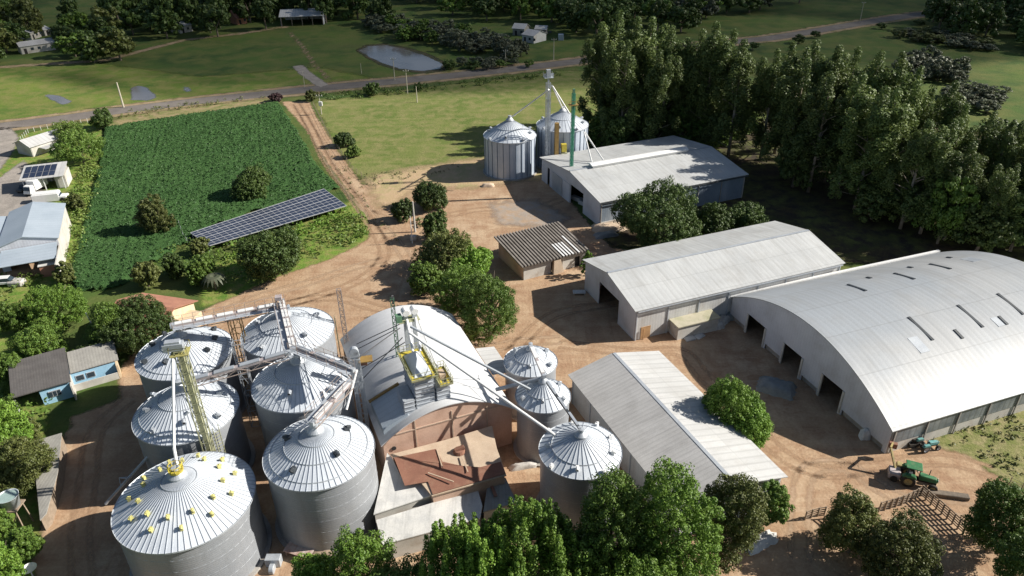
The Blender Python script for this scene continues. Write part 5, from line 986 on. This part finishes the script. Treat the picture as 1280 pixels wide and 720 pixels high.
wood([(130, 32), (160, 12), (250, 8), (320, -4), (420, -12), (470, 10), (480, 34), (420, 30), (395, 34), (348, 36), (300, 38), (262, 50), (225, 52), (160, 52)], 62, (11, 18), (5, 8.5), (0, 3, 4, 7), 'left pasture wood', 'trees of the shaded wood beyond the left pasture', 2, 9)
wood([(460, 26), (500, 34), (560, 42), (620, 54), (655, 66), (650, 76), (610, 72), (560, 62), (500, 50), (470, 40)], 36, (4.5, 7.5), (3.4, 5.5), (2, 6, 2, 1), 'pond hedge', 'shrubs of the hedge behind the pond', 3, 5, 'bush')
wood([(480, 2), (560, -8), (700, -10), (900, -6), (1010, 4), (930, 18), (860, 40), (740, 46), (700, 36), (640, 30), (600, 26), (540, 16)], 84, (9, 16), (5, 8.5), (0, 1, 3, 4, 2, 7), 'three cottages wood', 'trees of the wood behind the three cottages', 4, 10)
wood([(585, 80), (640, 76), (668, 84), (600, 88), (560, 86), (560, 82)], 10, (2.5, 4), (2, 3.4), (1, 2, 3), 'roadside strip past the pond', 'roadside bushes past the pond', 5, 5, 'bush')
wood([(1160, 36), (1175, 10), (1300, 4), (1380, 30), (1340, 70), (1250, 60), (1200, 46)], 32, (9, 15), (5, 8), (0, 3, 4, 7, 5), 'upper right grove', 'trees of the upper right grove', 6, 9)
wood([(1118, 42), (1180, 46), (1236, 60), (1236, 66), (1170, 56), (1115, 46)], 16, (2.5, 4), (3, 5), (2, 5), 'upper right hedge', 'hedge shrubs below the upper right grove', 7, 5, 'bush')
wood([(1122, 90), (1160, 78), (1210, 92), (1200, 108), (1150, 104)], 14, (4, 7), (3, 5), (6, 2), 'upper pale thicket', 'pale shrubs above the eucalyptus tops', 8, 5, 'bush')
wood([(1180, 122), (1220, 112), (1250, 128), (1240, 146), (1190, 142)], 10, (3, 5), (3, 4.5), (6, 2), 'lower pale thicket', 'pale shrubs near the right edge', 9, 5, 'bush')
wood([(950, 235), (1060, 262), (1150, 300), (1230, 330), (1330, 330), (1330, 200), (1180, 215), (1050, 225)], 26, (9, 15), (4.5, 6.5), (9, 10, 11), 'shaded eucalyptus understorey', 'broad trees under the eucalyptus stand', 10, 6.5)
wood([(735, 172), (830, 168), (930, 165), (935, 180), (850, 190), (760, 196)], 14, (6, 11), (3.5, 5), (9, 10), 'shade behind the warehouse', 'low trees in the shade behind the warehouse', 12, 5)
wood([(900, 60), (960, 52), (1080, 36), (1160, 30), (1100, 40), (1000, 56), (930, 66)], 5, (2.5, 4), (2.2, 3.5), (3, 0), 'far road end', 'bushes beside the far end of the road', 11, 14, 'bush')
for e in FV:
    for k in KIDS[e.name]: bpy.data.objects.remove(k)
    bpy.data.objects.remove(e)
# palm in the garden of the orange roofed house
pb = at(270, 362); pe = empty('palm', pb, 0, 'small palm with drooping fronds on the grass right of the orange roof', 'palm'); MB().tube((0, 0, 0), (.1, 0, 2.4), .16, 8, .12).build('trunk', M['bark'], pe)
mb = MB()
for k in range(16):
    a = 2 * math.pi * k / 16 + .2; c, s = math.cos(a), math.sin(a); pts = [Vector((.1 + c * r, s * r, 2.5 + .9 * r - .55 * r * r)) for r in (0, .6, 1.2, 1.8, 2.3)]
    for p, q, w0, w1 in zip(pts, pts[1:], (.1, .3, .3, .2), (.3, .3, .2, .03)): t_ = Vector((-s, c, 0)); mb.add([p - t_ * w0, p + t_ * w0, q + t_ * w1, q - t_ * w1], [(0, 1, 2, 3)])
mb.build('fronds', M['lf_pale'], pe)
# ------------------------------------------------------------------ small things
# ground solar array
zA = 1.5; A, B, C_, D = at(238, 291, zA), at(405, 236, zA), at(433, 257, zA), at(262, 307, zA); ux = (B - A); uy = (D - A)
sa = empty('solar_array', (A.x, A.y, 0), 0, 'long ground mounted solar array of dark panels beside the crop', 'solar array'); A0 = Vector((A.x, A.y, 0)); rows, cols = 4, 24
pt = lambda u, v, z=0.0: (A.lerp(B, u)).lerp(D.lerp(C_, u), v) - A0 + Vector((0, 0, z))
proto = None
for r in range(rows):
    for c in range(cols):
        g = .012; u0, u1 = c / cols + .0022, (c + 1) / cols - .0022; v0, v1 = r / rows + g, (r + 1) / rows - g
        MB().slab([pt(u0, v1), pt(u1, v1), pt(u1, v0), pt(u0, v0)], .06).build('solar_panel', M['solar'], sa)
mb = MB()
for r in range(rows + 1): mb.beam(pt(0, r / rows, -.02), pt(1, r / rows, -.02), .16, .12)
for r in range(rows): mb.beam(pt(0, (r + .5) / rows, .05), pt(1, (r + .5) / rows, .05), .07, .03)
for c in range(cols + 1): mb.beam(pt(c / cols, 0, -.04), pt(c / cols, 1, -.04), .08, .10)
mb.build('frame', M['alu'], sa); mb = MB()
for c in range(0, cols + 1, 3):
    for v in (.1, .9): p = pt(c / cols, v, -.1); mb.beam((p.x, p.y, 0), p, .12)
mb.build('posts', M['galv_rib'], sa)
# utility poles
def pole(label, bx, by, top, arm=True, m='pole', r=.16, lean=0, box=False, insul=True):
    b = at(bx, by); H = height_for(b.x, b.y, top); e = empty('utility_pole', b, 0, label, 'pole'); MB().tube((0, 0, 0), (lean, 0, H), r, 8, r * .6).build('post', M[m], e)
    if arm:
        a = MB().beam((lean - .9, 0, H - .5), (lean + .9, 0, H - .5), .14).build('crossarm', M[m], e); mb = MB(); [mb.tube((lean + x, 0, H - .45), (lean + x, 0, H - .15), .08, 6) for x in (-.8, 0, .8)]; mb.build('insulators', M['white_paint'], a)
    if box: MB().box((.2, -.3, H * .55), (1.0, .6, 1.2)).build('meter_box', M['white_paint'], e)
    return e, H
P1, h1 = pole('bare pale pole between the flood puddles, nearest the left edge of the photo', 154.5, 134, 103, False, r=.3)
P2, h2 = pole('utility pole with a white box at the top of the farm drive', 402, 143, 118, True, box=True)
pole('left one of the two utility poles at the pond edge of the road', 493.5, 100.5, 72)
pole('utility pole just right of the one at the pond edge', 509.5, 117, 87)
pole('short pale pole at the meadow edge right of the two road poles', 521.5, 128, 108, False)
pole('utility pole on the lawn in front of the three cottages', 692, 75, 48)
pole('utility pole by the road at the upper right, alone against the dark crop', 1074.5, 28, 2)
pole('thin utility pole right of the pond hedge', 632, 80, 62)
pole('thin pale pole in the left pasture above the farm drive', 381, 109, 89, False, r=.1)
pole('thin pale pole in the pasture left of the pond', 452, 92, 79, False, r=.1)
e, H = pole('leaning pale pole in the shade behind the blue house', 130, 434, 391, False, m='white_paint', r=.12, lean=-.9)
# gate post group beside the drive
e, H = pole('white square gate pillar in the dirt island beside the drive', 519, 290, 252, False, m='plaster', r=.22)
pole('pair half of thin white posts left of the gate pillar base', 515.5, 304, 270, False, m='white_paint', r=.10)
o = MB().box((0, 0, .5), (1.2, 1.0, 1.0)).build('concrete_block', M['plaster'], None, bevel=.06); o.location = at(517, 300); tag(o, 'white block at the foot of the thin posts by the drive', 'block')
# wire fences of posts
def fence(label, px, n, h=1.2, m='wood', wires=2, r=.05, rails=None, name='fence', cat='fence'):
    P = [at(*p) for p in px]; e = empty(name, P[0], 0, label, cat); seg = [0]; 
    for a, b in zip(P, P[1:]): seg.append(seg[-1] + (b - a).length)
    def along(s):
        for i in range(len(P) - 1):
            if s <= seg[i + 1] + 1e-6: return P[i].lerp(P[i + 1], (s - seg[i]) / (seg[i + 1] - seg[i]))
        return P[-1]
    Q = [along(seg[-1] * k / n) - P[0] for k in range(n + 1)]
    for q in Q: MB().tube(q, q + Vector((0, 0, h)), r, 6).build('post', M[m], e)
    mb = MB()
    for a, b in zip(Q, Q[1:]):
        for k in range(wires): z = h * (k + 1) / (wires + .3); mb.beam(a + Vector((0, 0, z)), b + Vector((0, 0, z)), *(rails or (.025, .025)))
    mb.build('rails' if rails else 'wires', M[m if rails else 'cable'], e); return e
fence('post and wire fence along the meadow side of the dirt drive', [(392, 132), (412, 172), (440, 212), (470, 236)], 26, 1.3, r=.06)
fence('post and wire fence on the crop side of the dirt drive', [(404, 200), (425, 232), (440, 255), (452, 275)], 10, 1.3, r=.06)
fence('low rubble edged fence along the rough grass by the arched shed', [(1262, 604), (1300, 622), (1340, 632)], 5, 1.0)
fence('pale wooden gate fence beside the folded white roof house', [(27, 176), (36, 166), (66, 160), (118, 152)], 14, 1.3, 'white_paint', 2)
fence('grey rail cattle pen fence, the sunlit far side', [(1098, 640), (1112, 636), (1128, 631), (1146, 622), (1150, 620)], 8, 1.6, 'wood', 4, .10, (.05, .16), 'cattle_pen_fence')
fence('dark rail cattle pen fence, the shaded right side', [(1150, 620), (1168, 636), (1186, 652), (1203, 668)], 8, 1.7, 'wood', 5, .10, (.05, .16), 'cattle_pen_fence')
fence('cattle pen rail fence running towards the bottom under the olive trees', [(1040, 648), (1070, 672), (1100, 700), (1125, 730)], 9, 1.6, 'wood', 4, .10, (.05, .16), 'cattle_pen_fence')
fence('short rail fence stub left of the cattle pen trees', [(1006, 650), (1018, 646), (1030, 644)], 3, 1.4, 'wood', 4, .09, (.05, .14), 'cattle_pen_fence')
fence('wire fence by the corner of the solar array', [(225, 284), (232, 304), (246, 310)], 4, 1.5, 'galv', 3, .05)
o = MB().box((0, 0, .28), (5.2, .8, .5), R_(-12)).build('timber', M['bark'], None, bevel=.06); o.location = at(1180, 620); tag(o, 'long dark timber lying on the dirt right of the green tractor', 'timber')
# tractors
def tractor(label, x, y, rz, col, s=1.0, canopy=True):
    e = empty('tractor', (x, y, 0), rz, label, 'tractor'); e.scale = (s, s, s)
    mb = MB(); mb.add([(.2, -.38, .95), (2.1, -.32, .95), (2.1, .32, .95), (.2, .38, .95), (.2, -.36, 1.65), (2.0, -.28, 1.48), (2.0, .28, 1.48), (.2, .36, 1.65)], [(3, 2, 1, 0), (4, 5, 6, 7), (0, 1, 5, 4), (1, 2, 6, 5), (2, 3, 7, 6), (3, 0, 4, 7)]); mb.box((2.13, 0, 1.2), (.1, .5, .42)); hood = mb.build('hood', M[col], e, bevel=.06)
    for yy in (-.2, .2): MB().tube((2.16, yy, 1.32), (2.22, yy, 1.32), .08, 8).build('headlight', M['white_paint'], hood)
    mb = MB(); mb.box((.4, 0, .8), (3.4, .42, .4)); mb.box((1.9, 0, .6), (.25, 1.5, .18)); mb.box((-.9, 0, .8), (.3, 1.6, .3)); mb.build('chassis', M['rubber'], e)
    for sy in (-1, 1):
        for xx, rr, ww in ((-.9, .82, .45), (1.75, .52, .32)):
            w_ = MB(); w_.lathe((0, 0, 0), [(rr * .55, -ww / 2), (rr * .92, -ww / 2), (rr, -ww / 3), (rr, ww / 3), (rr * .92, ww / 2), (rr * .55, ww / 2)], 24); wo = w_.build('wheel', M['rubber'], e, True); wo.location = (xx, sy * (.85 if rr > .6 else .78), rr); wo.rotation_euler = (R_(90), 0, 0)
            MB().lathe((0, 0, 0), [(.05, -.10), (rr * .4, -.12), (rr * .58, -ww / 2 + .02), (rr * .58, ww / 2 - .02), (rr * .4, .12), (.05, .10)], 18).build('rim', M['tr_yellow' if col == 'tr_green' else 'galv'], wo)
            if rr > .6: mb = MB(); mb.add([(xx - .75, sy * .62, 1.45), (xx + .75, sy * .62, 1.45), (xx + .75, sy * 1.1, 1.45), (xx - .75, sy * 1.1, 1.45), (xx - .45, sy * .62, 1.78), (xx + .55, sy * .62, 1.78), (xx + .55, sy * 1.1, 1.78), (xx - .45, sy * 1.1, 1.78)], [(3, 2, 1, 0), (4, 5, 6, 7), (0, 1, 5, 4), (1, 2, 6, 5), (2, 3, 7, 6), (3, 0, 4, 7)]); mb.build('fender', M[col], e)
    mb = MB(); mb.box((-.75, 0, 1.35), (.5, .55, .14)); mb.box((-1.0, 0, 1.65), (.12, .5, .5)); mb.build('seat', M['slot'], e); st_ = MB(); st_.tube((.05, 0, 1.5), (-.2, 0, 1.95), .04, 6); st_.lathe((-.2, 0, 1.95), [(.2, -.02), (.24, 0), (.2, .02)], 14); st_.build('steering_wheel', M['slot'], e)
    if canopy:
        [MB().beam((a, b, 1.4), (a, b, 2.5), .07).build('canopy_post', M['slot'], e) for a in (-1.2, .05) for b in (-.6, .6)]; MB().box((-.6, 0, 2.56), (1.7, 1.45, .12)).build('canopy', M[col], e, bevel=.04)
    MB().tube((1.2, .25, 1.5), (1.2, .25, 2.3), .05, 8).build('exhaust', M['slot'], e); return e
p = at(1143, 604); tractor('green tractor with a canopy on the dirt in front of the cattle pen', p.x, p.y, R_(-24), 'tr_green', 1.02)
p = at(1157, 561); tractor('teal tractor parked against the side of the big arched shed', p.x, p.y, R_(12), 'tr_teal', .72, False)
p = at(1116, 596); imp = empty('loader_implement', p, R_(-24), 'yellow and grey loader implement standing behind the green tractor', 'implement')
mb = MB(); mb.box((0, 0, .7), (1.3, 1.5, .9)); mb.build('hopper', M['pinkish'], imp, bevel=.1); mb = MB(); mb.beam((.1, .3, .9), (-.9, 1.6, 3.0), .22); mb.beam((-.9, 1.6, 3.0), (-.5, 3.4, 2.4), .2); mb.beam((.2, .6, 1.0), (.6, 2.4, .6), .16); mb.build('boom', M['tr_yellow'], imp)
mb = MB(); mb.box((-.4, 3.5, 2.0), (.9, .5, .7)); mb.build('bucket', M['rust'], imp); MB().box((.5, 1.2, .9), (.7, .8, .8)).build('motor', M['tr_yellow'], imp, bevel=.08)
for yy in (-.8, .8): w_ = MB().tube((0, yy - .1, .4), (0, yy + .1, .4), .4, 16).build('wheel', M['rubber'], imp)
p = at(1140, 556); o = MB().box((0, 0, .4), (1.8, 1.2, .5), .2).box((.1, .1, .9), (.8, .9, .5)).build('seed_drill', M['rubber'], None, bevel=.05); o.location = p; tag(o, 'dark low implement in the shade between the arched shed corner and the teal tractor', 'implement')
# vehicles at the left
def truck(label, p, rz):
    e = empty('truck', p, rz, label, 'truck'); MB().box((-1.0, 0, 1.95), (4.2, 2.0, 2.2)).build('cargo_box', M['white_paint'], e, bevel=.06); mb = MB(); mb.add([(1.25, -.95, .6), (2.9, -.95, .6), (2.9, .95, .6), (1.25, .95, .6), (1.25, -.9, 2.3), (2.3, -.85, 2.3), (2.3, .85, 2.3), (1.25, .9, 2.3)], [(3, 2, 1, 0), (4, 5, 6, 7), (0, 1, 5, 4), (1, 2, 6, 5), (2, 3, 7, 6), (3, 0, 4, 7)]); cab = mb.build('cab', M['white_paint'], e, bevel=.08)
    MB().add([(2.74, -.75, 1.35), (2.74, .75, 1.35), (2.40, .75, 2.1), (2.40, -.75, 2.1)], [(0, 1, 2, 3)]).build('windscreen', M['glass'], cab); MB().box((.0, 0, .65), (5.6, .9, .25)).build('chassis', M['slot'], e)
    for xx in (-2.0, 2.0):
        for yy in (-.85, .85): MB().tube((xx, yy - .14, .45), (xx, yy + .14, .45), .45, 16).build('wheel', M['rubber'], e)
    return e
truck('white box truck parked under the edge of the solar carport', at(46, 240), R_(-98))
def car(label, p, rz, m='white_paint', pick=True, s=1.0):
    e = empty('pickup_truck' if pick else 'car', p, rz, label, 'pickup truck' if pick else 'car'); e.scale = (s,) * 3
    mb = MB(); mb.add([(-2.4, -.85, .5), (2.4, -.85, .5), (2.4, .85, .5), (-2.4, .85, .5), (-2.4, -.85, 1.1), (2.3, -.8, .98), (2.3, .8, .98), (-2.4, .85, 1.1)], [(3, 2, 1, 0), (4, 5, 6, 7), (0, 1, 5, 4), (1, 2, 6, 5), (2, 3, 7, 6), (3, 0, 4, 7)]); mb.build('body', M[m], e, bevel=.1)
    x0 = -.7 if pick else -1.8; mb = MB(); mb.add([(x0, -.78, 1.05), (1.2, -.78, 1.05), (1.2, .78, 1.05), (x0, .78, 1.05), (x0 + .2, -.65, 1.65), (.6, -.65, 1.65), (.6, .65, 1.65), (x0 + .2, .65, 1.65)], [(3, 2, 1, 0), (0, 1, 5, 4), (1, 2, 6, 5), (2, 3, 7, 6), (3, 0, 4, 7)]); mb.build('windows', M['glass'], e)
    MB().box(((x0 + .8) / 2, 0, 1.68), (.5 - x0, 1.34, .06)).build('roof', M[m], e, bevel=.02)
    for xx in (-1.5, 1.5):
        for yy in (-.8, .8): MB().tube((xx, yy - .1, .36), (xx, yy + .1, .36), .36, 16).build('wheel', M['rubber'], e)
    return e
car('white pickup truck parked right behind the pale blue roofed shed', at(70, 250), R_(12), s=1.15)
o = MB().box((0, 0, 1.0), (5.5, 2.2, 1.9)).box((0, 0, 2.0), (5.2, 1.8, .25)).build('trailer', M['white_paint'], None, bevel=.12); o.location = at(60, 251); o.rotation_euler = (0, 0, R_(16)); tag(o, 'white covered trailer between the box truck and the pickup', 'trailer')
car('dark car in the shade beside the white box truck', at(32, 238), R_(-98), 'slot', False, .9)
car('white car at the left edge in front of the pale blue shed', at(10, 356), R_(8), 'white_paint', False, .95)
o = MB().box((0, 0, .5), (2.6, 1.8, 1.0)).build('crate_trailer', M['litter'], None, bevel=.2); o.location = at(22, 356); tag(o, 'pale rounded trailer touching the white car at the left edge', 'trailer')
# tanks
tk = empty('water_tank', at(16, 655), 0, 'pale open topped water tank on a wooden stand by the bottom left trees', 'tank'); zt = 3.4; tp = at(15, 632, zt) - Vector(tk.location); 
MB().lathe((tp.x, tp.y, zt), [(.01, -.0), (.85, 0), (1.05, 1.5), (1.12, 1.52), (1.0, 1.42)], 28).build('tank', M['tank'], tk, True); MB().lathe((tp.x, tp.y, zt), [(1.02, 1.36), (.01, 1.36)], 28).build('lid', M['tank_in'], tk)
mb = MB(); [mb.beam((tp.x + a, tp.y + b, 0), (tp.x + a * .8, tp.y + b * .8, zt), .14) for a in (-.8, .8) for b in (-.8, .8)]; mb.box((tp.x, tp.y, zt - .08), (1.9, 1.9, .14)); mb.beam((tp.x - .8, tp.y - .8, .3), (tp.x + .8, tp.y - .8, 2.8), .1); mb.build('stand', M['wood'], tk)
tp = at(64, 446, 0); tk = empty('water_tank', tp, 0, 'small white round water tank behind the dark roof of the blue house', 'tank'); MB().lathe((0, 0, 2.6), [(.6, 0), (.75, 1.0), (.8, 1.05), (.3, 1.3), (.01, 1.32)], 20).build('tank', M['tank'], tk, True); MB().box((0, 0, 1.3), (1.2, 1.2, 2.55)).build('stand', M['conc'], tk)
# heaps and litter
def lump(name, label, px, py, d, m, cat, rz=0, z=0, seed=1, n=10):
    rg = np.random.RandomState(seed); b = at(px, py); X, Y = np.meshgrid(np.linspace(-1, 1, n), np.linspace(-1, 1, n)); Z = np.clip(1 - np.maximum(abs(X), abs(Y)) ** 4, 0, 1) * (.75 + .35 * rg.rand(n, n)); v = np.stack([X * d[0] / 2 * (1 + .06 * rg.normal(size=X.shape)), Y * d[1] / 2 * (1 + .06 * rg.normal(size=X.shape)), Z * d[2]], -1).reshape(-1, 3)
    idx = np.arange(n * n).reshape(n, n); q = np.stack([idx[:-1, :-1], idx[:-1, 1:], idx[1:, 1:], idx[1:, :-1]], -1).reshape(-1, 4); o = bpy.data.objects.new(name, np_mesh(name, v, q, M[m], True)); link(o); o.location = (b.x, b.y, z); o.rotation_euler = (0, 0, rz); return tag(o, label, cat)
lump('covered_heap', 'low flat heap under a grey tarpaulin in the shade of the arched shed', 970, 486, (5.2, 3.6, 1.3), 'tarp', 'heap', -.5, 0, 2, 14)
for i, (px, py, s, lab) in enumerate(((889, 404, 1.7, 'pale wrapped bale leftmost in the pile between the two white sheds'), (897, 409, 1.6, 'pale wrapped bale at the front of the pile between the two white sheds'), (904, 402, 1.7, 'pale wrapped bale at the right of the pile between the two white sheds'), (896, 397, 1.8, 'dark wrapped bale at the back of the pile between the two white sheds'), (910, 397, 1.6, 'dark grey bale beside the arched shed corner'))):
    lump('wrapped_bale', lab, px, py, (s * 1.3, s, 1.1), 'tarp' if i > 2 else 'litter', 'bale', .4 * i, 0, 10 + i)['group'] = 'bales piled between the two white sheds'
for i, (px, py, lab) in enumerate(((862, 424, 'flat grey slab left one on the ground right of the low box annex'), (874, 421, 'flat grey slab right one on the ground right of the low box annex'))):
    o = MB().box((0, 0, .12), (1.7, 1.1, .2)).build('slab', M['conc_lite'], None, bevel=.03); o.location = at(px, py); o.rotation_euler = (0, 0, .3 + i * .4); tag(o, lab, 'slab')
lump('sack', 'white bulk sack standing in the shade inside the arched shed corner', 1080, 547, (1.3, 1.1, 1.5), 'sack', 'sack', 0, 0, 30)
o = MB().box((0, 0, .35), (2.2, 1.2, .12)).box((-.9, 0, .15), (.12, 1.0, .3)).box((.9, 0, .15), (.12, 1.0, .3)).build('bench', M['conc_lite']); o.location = at(724, 367); tag(o, 'low white bench in the shadow left of the white shed gable', 'bench')
for i, (px, py, lab) in enumerate(((722, 244, 'long pale sheet stack leaning by the warehouse corner'), (731, 250, 'second pale sheet stack by the warehouse corner'))):
    pp = at(px + 2, py + 8); o = MB().box((0, 0, .5), (1.0, 4.2, .9), 0).build('sheet_stack', M['roof_bright'], None, bevel=.05); o.location = pp; o.rotation_euler = (0, 0, R_(40)); tag(o, lab, 'stack', 'sheet stacks by the warehouse corner')
o = MB().slab([(-1.6, -1.2, .9), (1.6, -1.2, .9), (1.6, 1.2, 1.2), (-1.6, 1.2, 1.2)], .08)
for a in (-1.4, 1.4):
    for b in (-1, 1): o.beam((a, b, 0), (a, b, .9), .1)
o = o.build('shelter', mat('rusty_white_sheet', (.50, .42, .38), (.40, .25, .2), ns=1.5, rough=.8, band=('X', .4, .3))); o.location = at(379, 690); o.rotation_euler = (0, 0, -.35); tag(o, 'small rusty white sheet roof by the foot of the front silos', 'shelter')
lump('rubble', 'brown brush pile at the foot of the front silo', 402, 694, (3.2, 2.0, .9), 'wood', 'brush pile', .2, 0, 41)
dish = MB(); dish.lathe((0, 0, 1.2), [(.02, 0), (.5, .1), (.75, .3)], 20).tube((0, 0, 0), (0, 0, 1.2), .06, 6); o = dish.build('satellite_dish', M['white_paint']); o.location = at(42, 722); tag(o, 'white round dish in the shadow at the bottom left', 'dish')
o = MB().tube((0, 0, .35), (.5, 0, .35), .55, 16).box((.2, .9, .6), (1.6, .9, 1.1)).build('fan', M['galv'], None, bevel=.04); o.location = at(338, 714); tag(o, 'round grey fan unit between the bases of the two front silos', 'fan')
lump('stacked_timber', 'pale board stack at the bottom right of the small silos', 950, 678, (4.5, 1.8, .7), 'conc_lite', 'stack', .5, 0, 44)
lump('debris', 'pinkish junk with a white bundle in the dark gap right of the annexes', 655, 584, (3.6, .9, .7), 'litter', 'junk', .2, 0, 45)
lump('rubble', 'small rubble pile on the dry soil in front of the left far silo', 610, 233, (3.0, 1.4, .8), 'beige', 'rubble', 0, 0, 46)
lump('rubble', 'scattered pale stones on the ground beside the warehouse corner heap', 757, 294, (5, 2.4, .6), 'tarp', 'rubble', .3, 0, 47)
lump('dirt_mound', 'orange dirt mound by the warehouse corner', 762, 285, (7, 4, .8), 'beige', 'mound', .2, 0, 48)
lump('cow', 'dark cow', 0, 0, (1, 1, 1), 'dark', 'cow') if False else None
# power lines
def wire(label, a, b, sag=1.2):
    a, b = Vector(a), Vector(b); pts = [a.lerp(b, t / 12) - Vector((0, 0, 4 * sag * (t / 12) * (1 - t / 12))) for t in range(13)]; o = a.copy(); w_ = MB().path([p - o for p in pts], .035, 5).build('power_line', M['cable']); w_.location = o; tag(w_, label, 'wire')
a_ = at(402, 143); a_.z = h2 - .5; b_ = at(154.5, 134); b_.z = h1
# ------------------------------------------------------------------ cloud that shades the far country
def cloud(name, center, size, seed, n=46, dens=.62):
    m = bpy.data.materials.new(name); m.use_nodes = True; t = m.node_tree; b = t.nodes['Principled BSDF']; b.inputs['Base Color'].default_value = (.85, .85, .86, 1); b.inputs['Roughness'].default_value = 1; b.inputs['Specular IOR Level'].default_value = 0
    tr = t.nodes.new('ShaderNodeBsdfTransparent'); mx = t.nodes.new('ShaderNodeMixShader'); mx.inputs[0].default_value = dens; t.links.new(tr.outputs[0], mx.inputs[1]); t.links.new(b.outputs[0], mx.inputs[2]); t.links.new(mx.outputs[0], t.nodes['Material Output'].inputs[0])
    rg = np.random.RandomState(seed); X, Y = np.meshgrid(np.linspace(-1, 1, n), np.linspace(-1, 1, n)); vs, fs = [], []
    ang = np.arctan2(Y, X); rr = np.hypot(X, Y); edge = 1 + .05 * np.sin(3 * ang + 1) + .035 * np.sin(7 * ang) + .02 * np.sin(15 * ang + 2); th = np.clip(1 - (rr / (edge * .95)) ** 2, 0, 1)
    nz = vnoise(X * 10, Y * 10, 1.0, seed) * .6 + vnoise(X * 10, Y * 10, .45, seed + 1) * .4
    up = th ** .5 * (.5 + nz) * size[2]; dn = -th ** .5 * .18 * size[2]; s = 1.0; q = [(X * size[0] / 2, Y * size[1] / 2, up), (X * size[0] / 2, Y * size[1] / 2, dn)]; keep = th > 0
    V = np.concatenate([np.stack(a, -1).reshape(-1, 3) for a in q]); idx = np.arange(n * n).reshape(n, n); kk = keep[:-1, :-1] & keep[1:, :-1] & keep[:-1, 1:] & keep[1:, 1:]
    q1 = np.stack([idx[:-1, :-1], idx[:-1, 1:], idx[1:, 1:], idx[1:, :-1]], -1)[kk]; q2 = q1[:, ::-1] + n * n; me = np_mesh(name, V, np.concatenate([q1, q2]), m, True); o = bpy.data.objects.new(name, me); link(o); o.location = center; return structure(o)
hC = 620.0; off = hC / math.tan(SUN_EL); 
# shadow footprint: everything beyond the road
fx, fy = 60, 258 + 480; cloud('cloud', (fx + off * math.cos(SUN_AZ), fy + off * math.sin(SUN_AZ), hC), (1700, 1000, 150), 3, 90, .5)

o2 = (hC + 120) / math.tan(SUN_EL); cloud('cloud', (500 + o2 * math.cos(SUN_AZ), 250 + 340 + o2 * math.sin(SUN_AZ), hC + 120), (880, 660, 150), 8, 90, .6)  # second cloud out of view, added to deepen the shade at far right
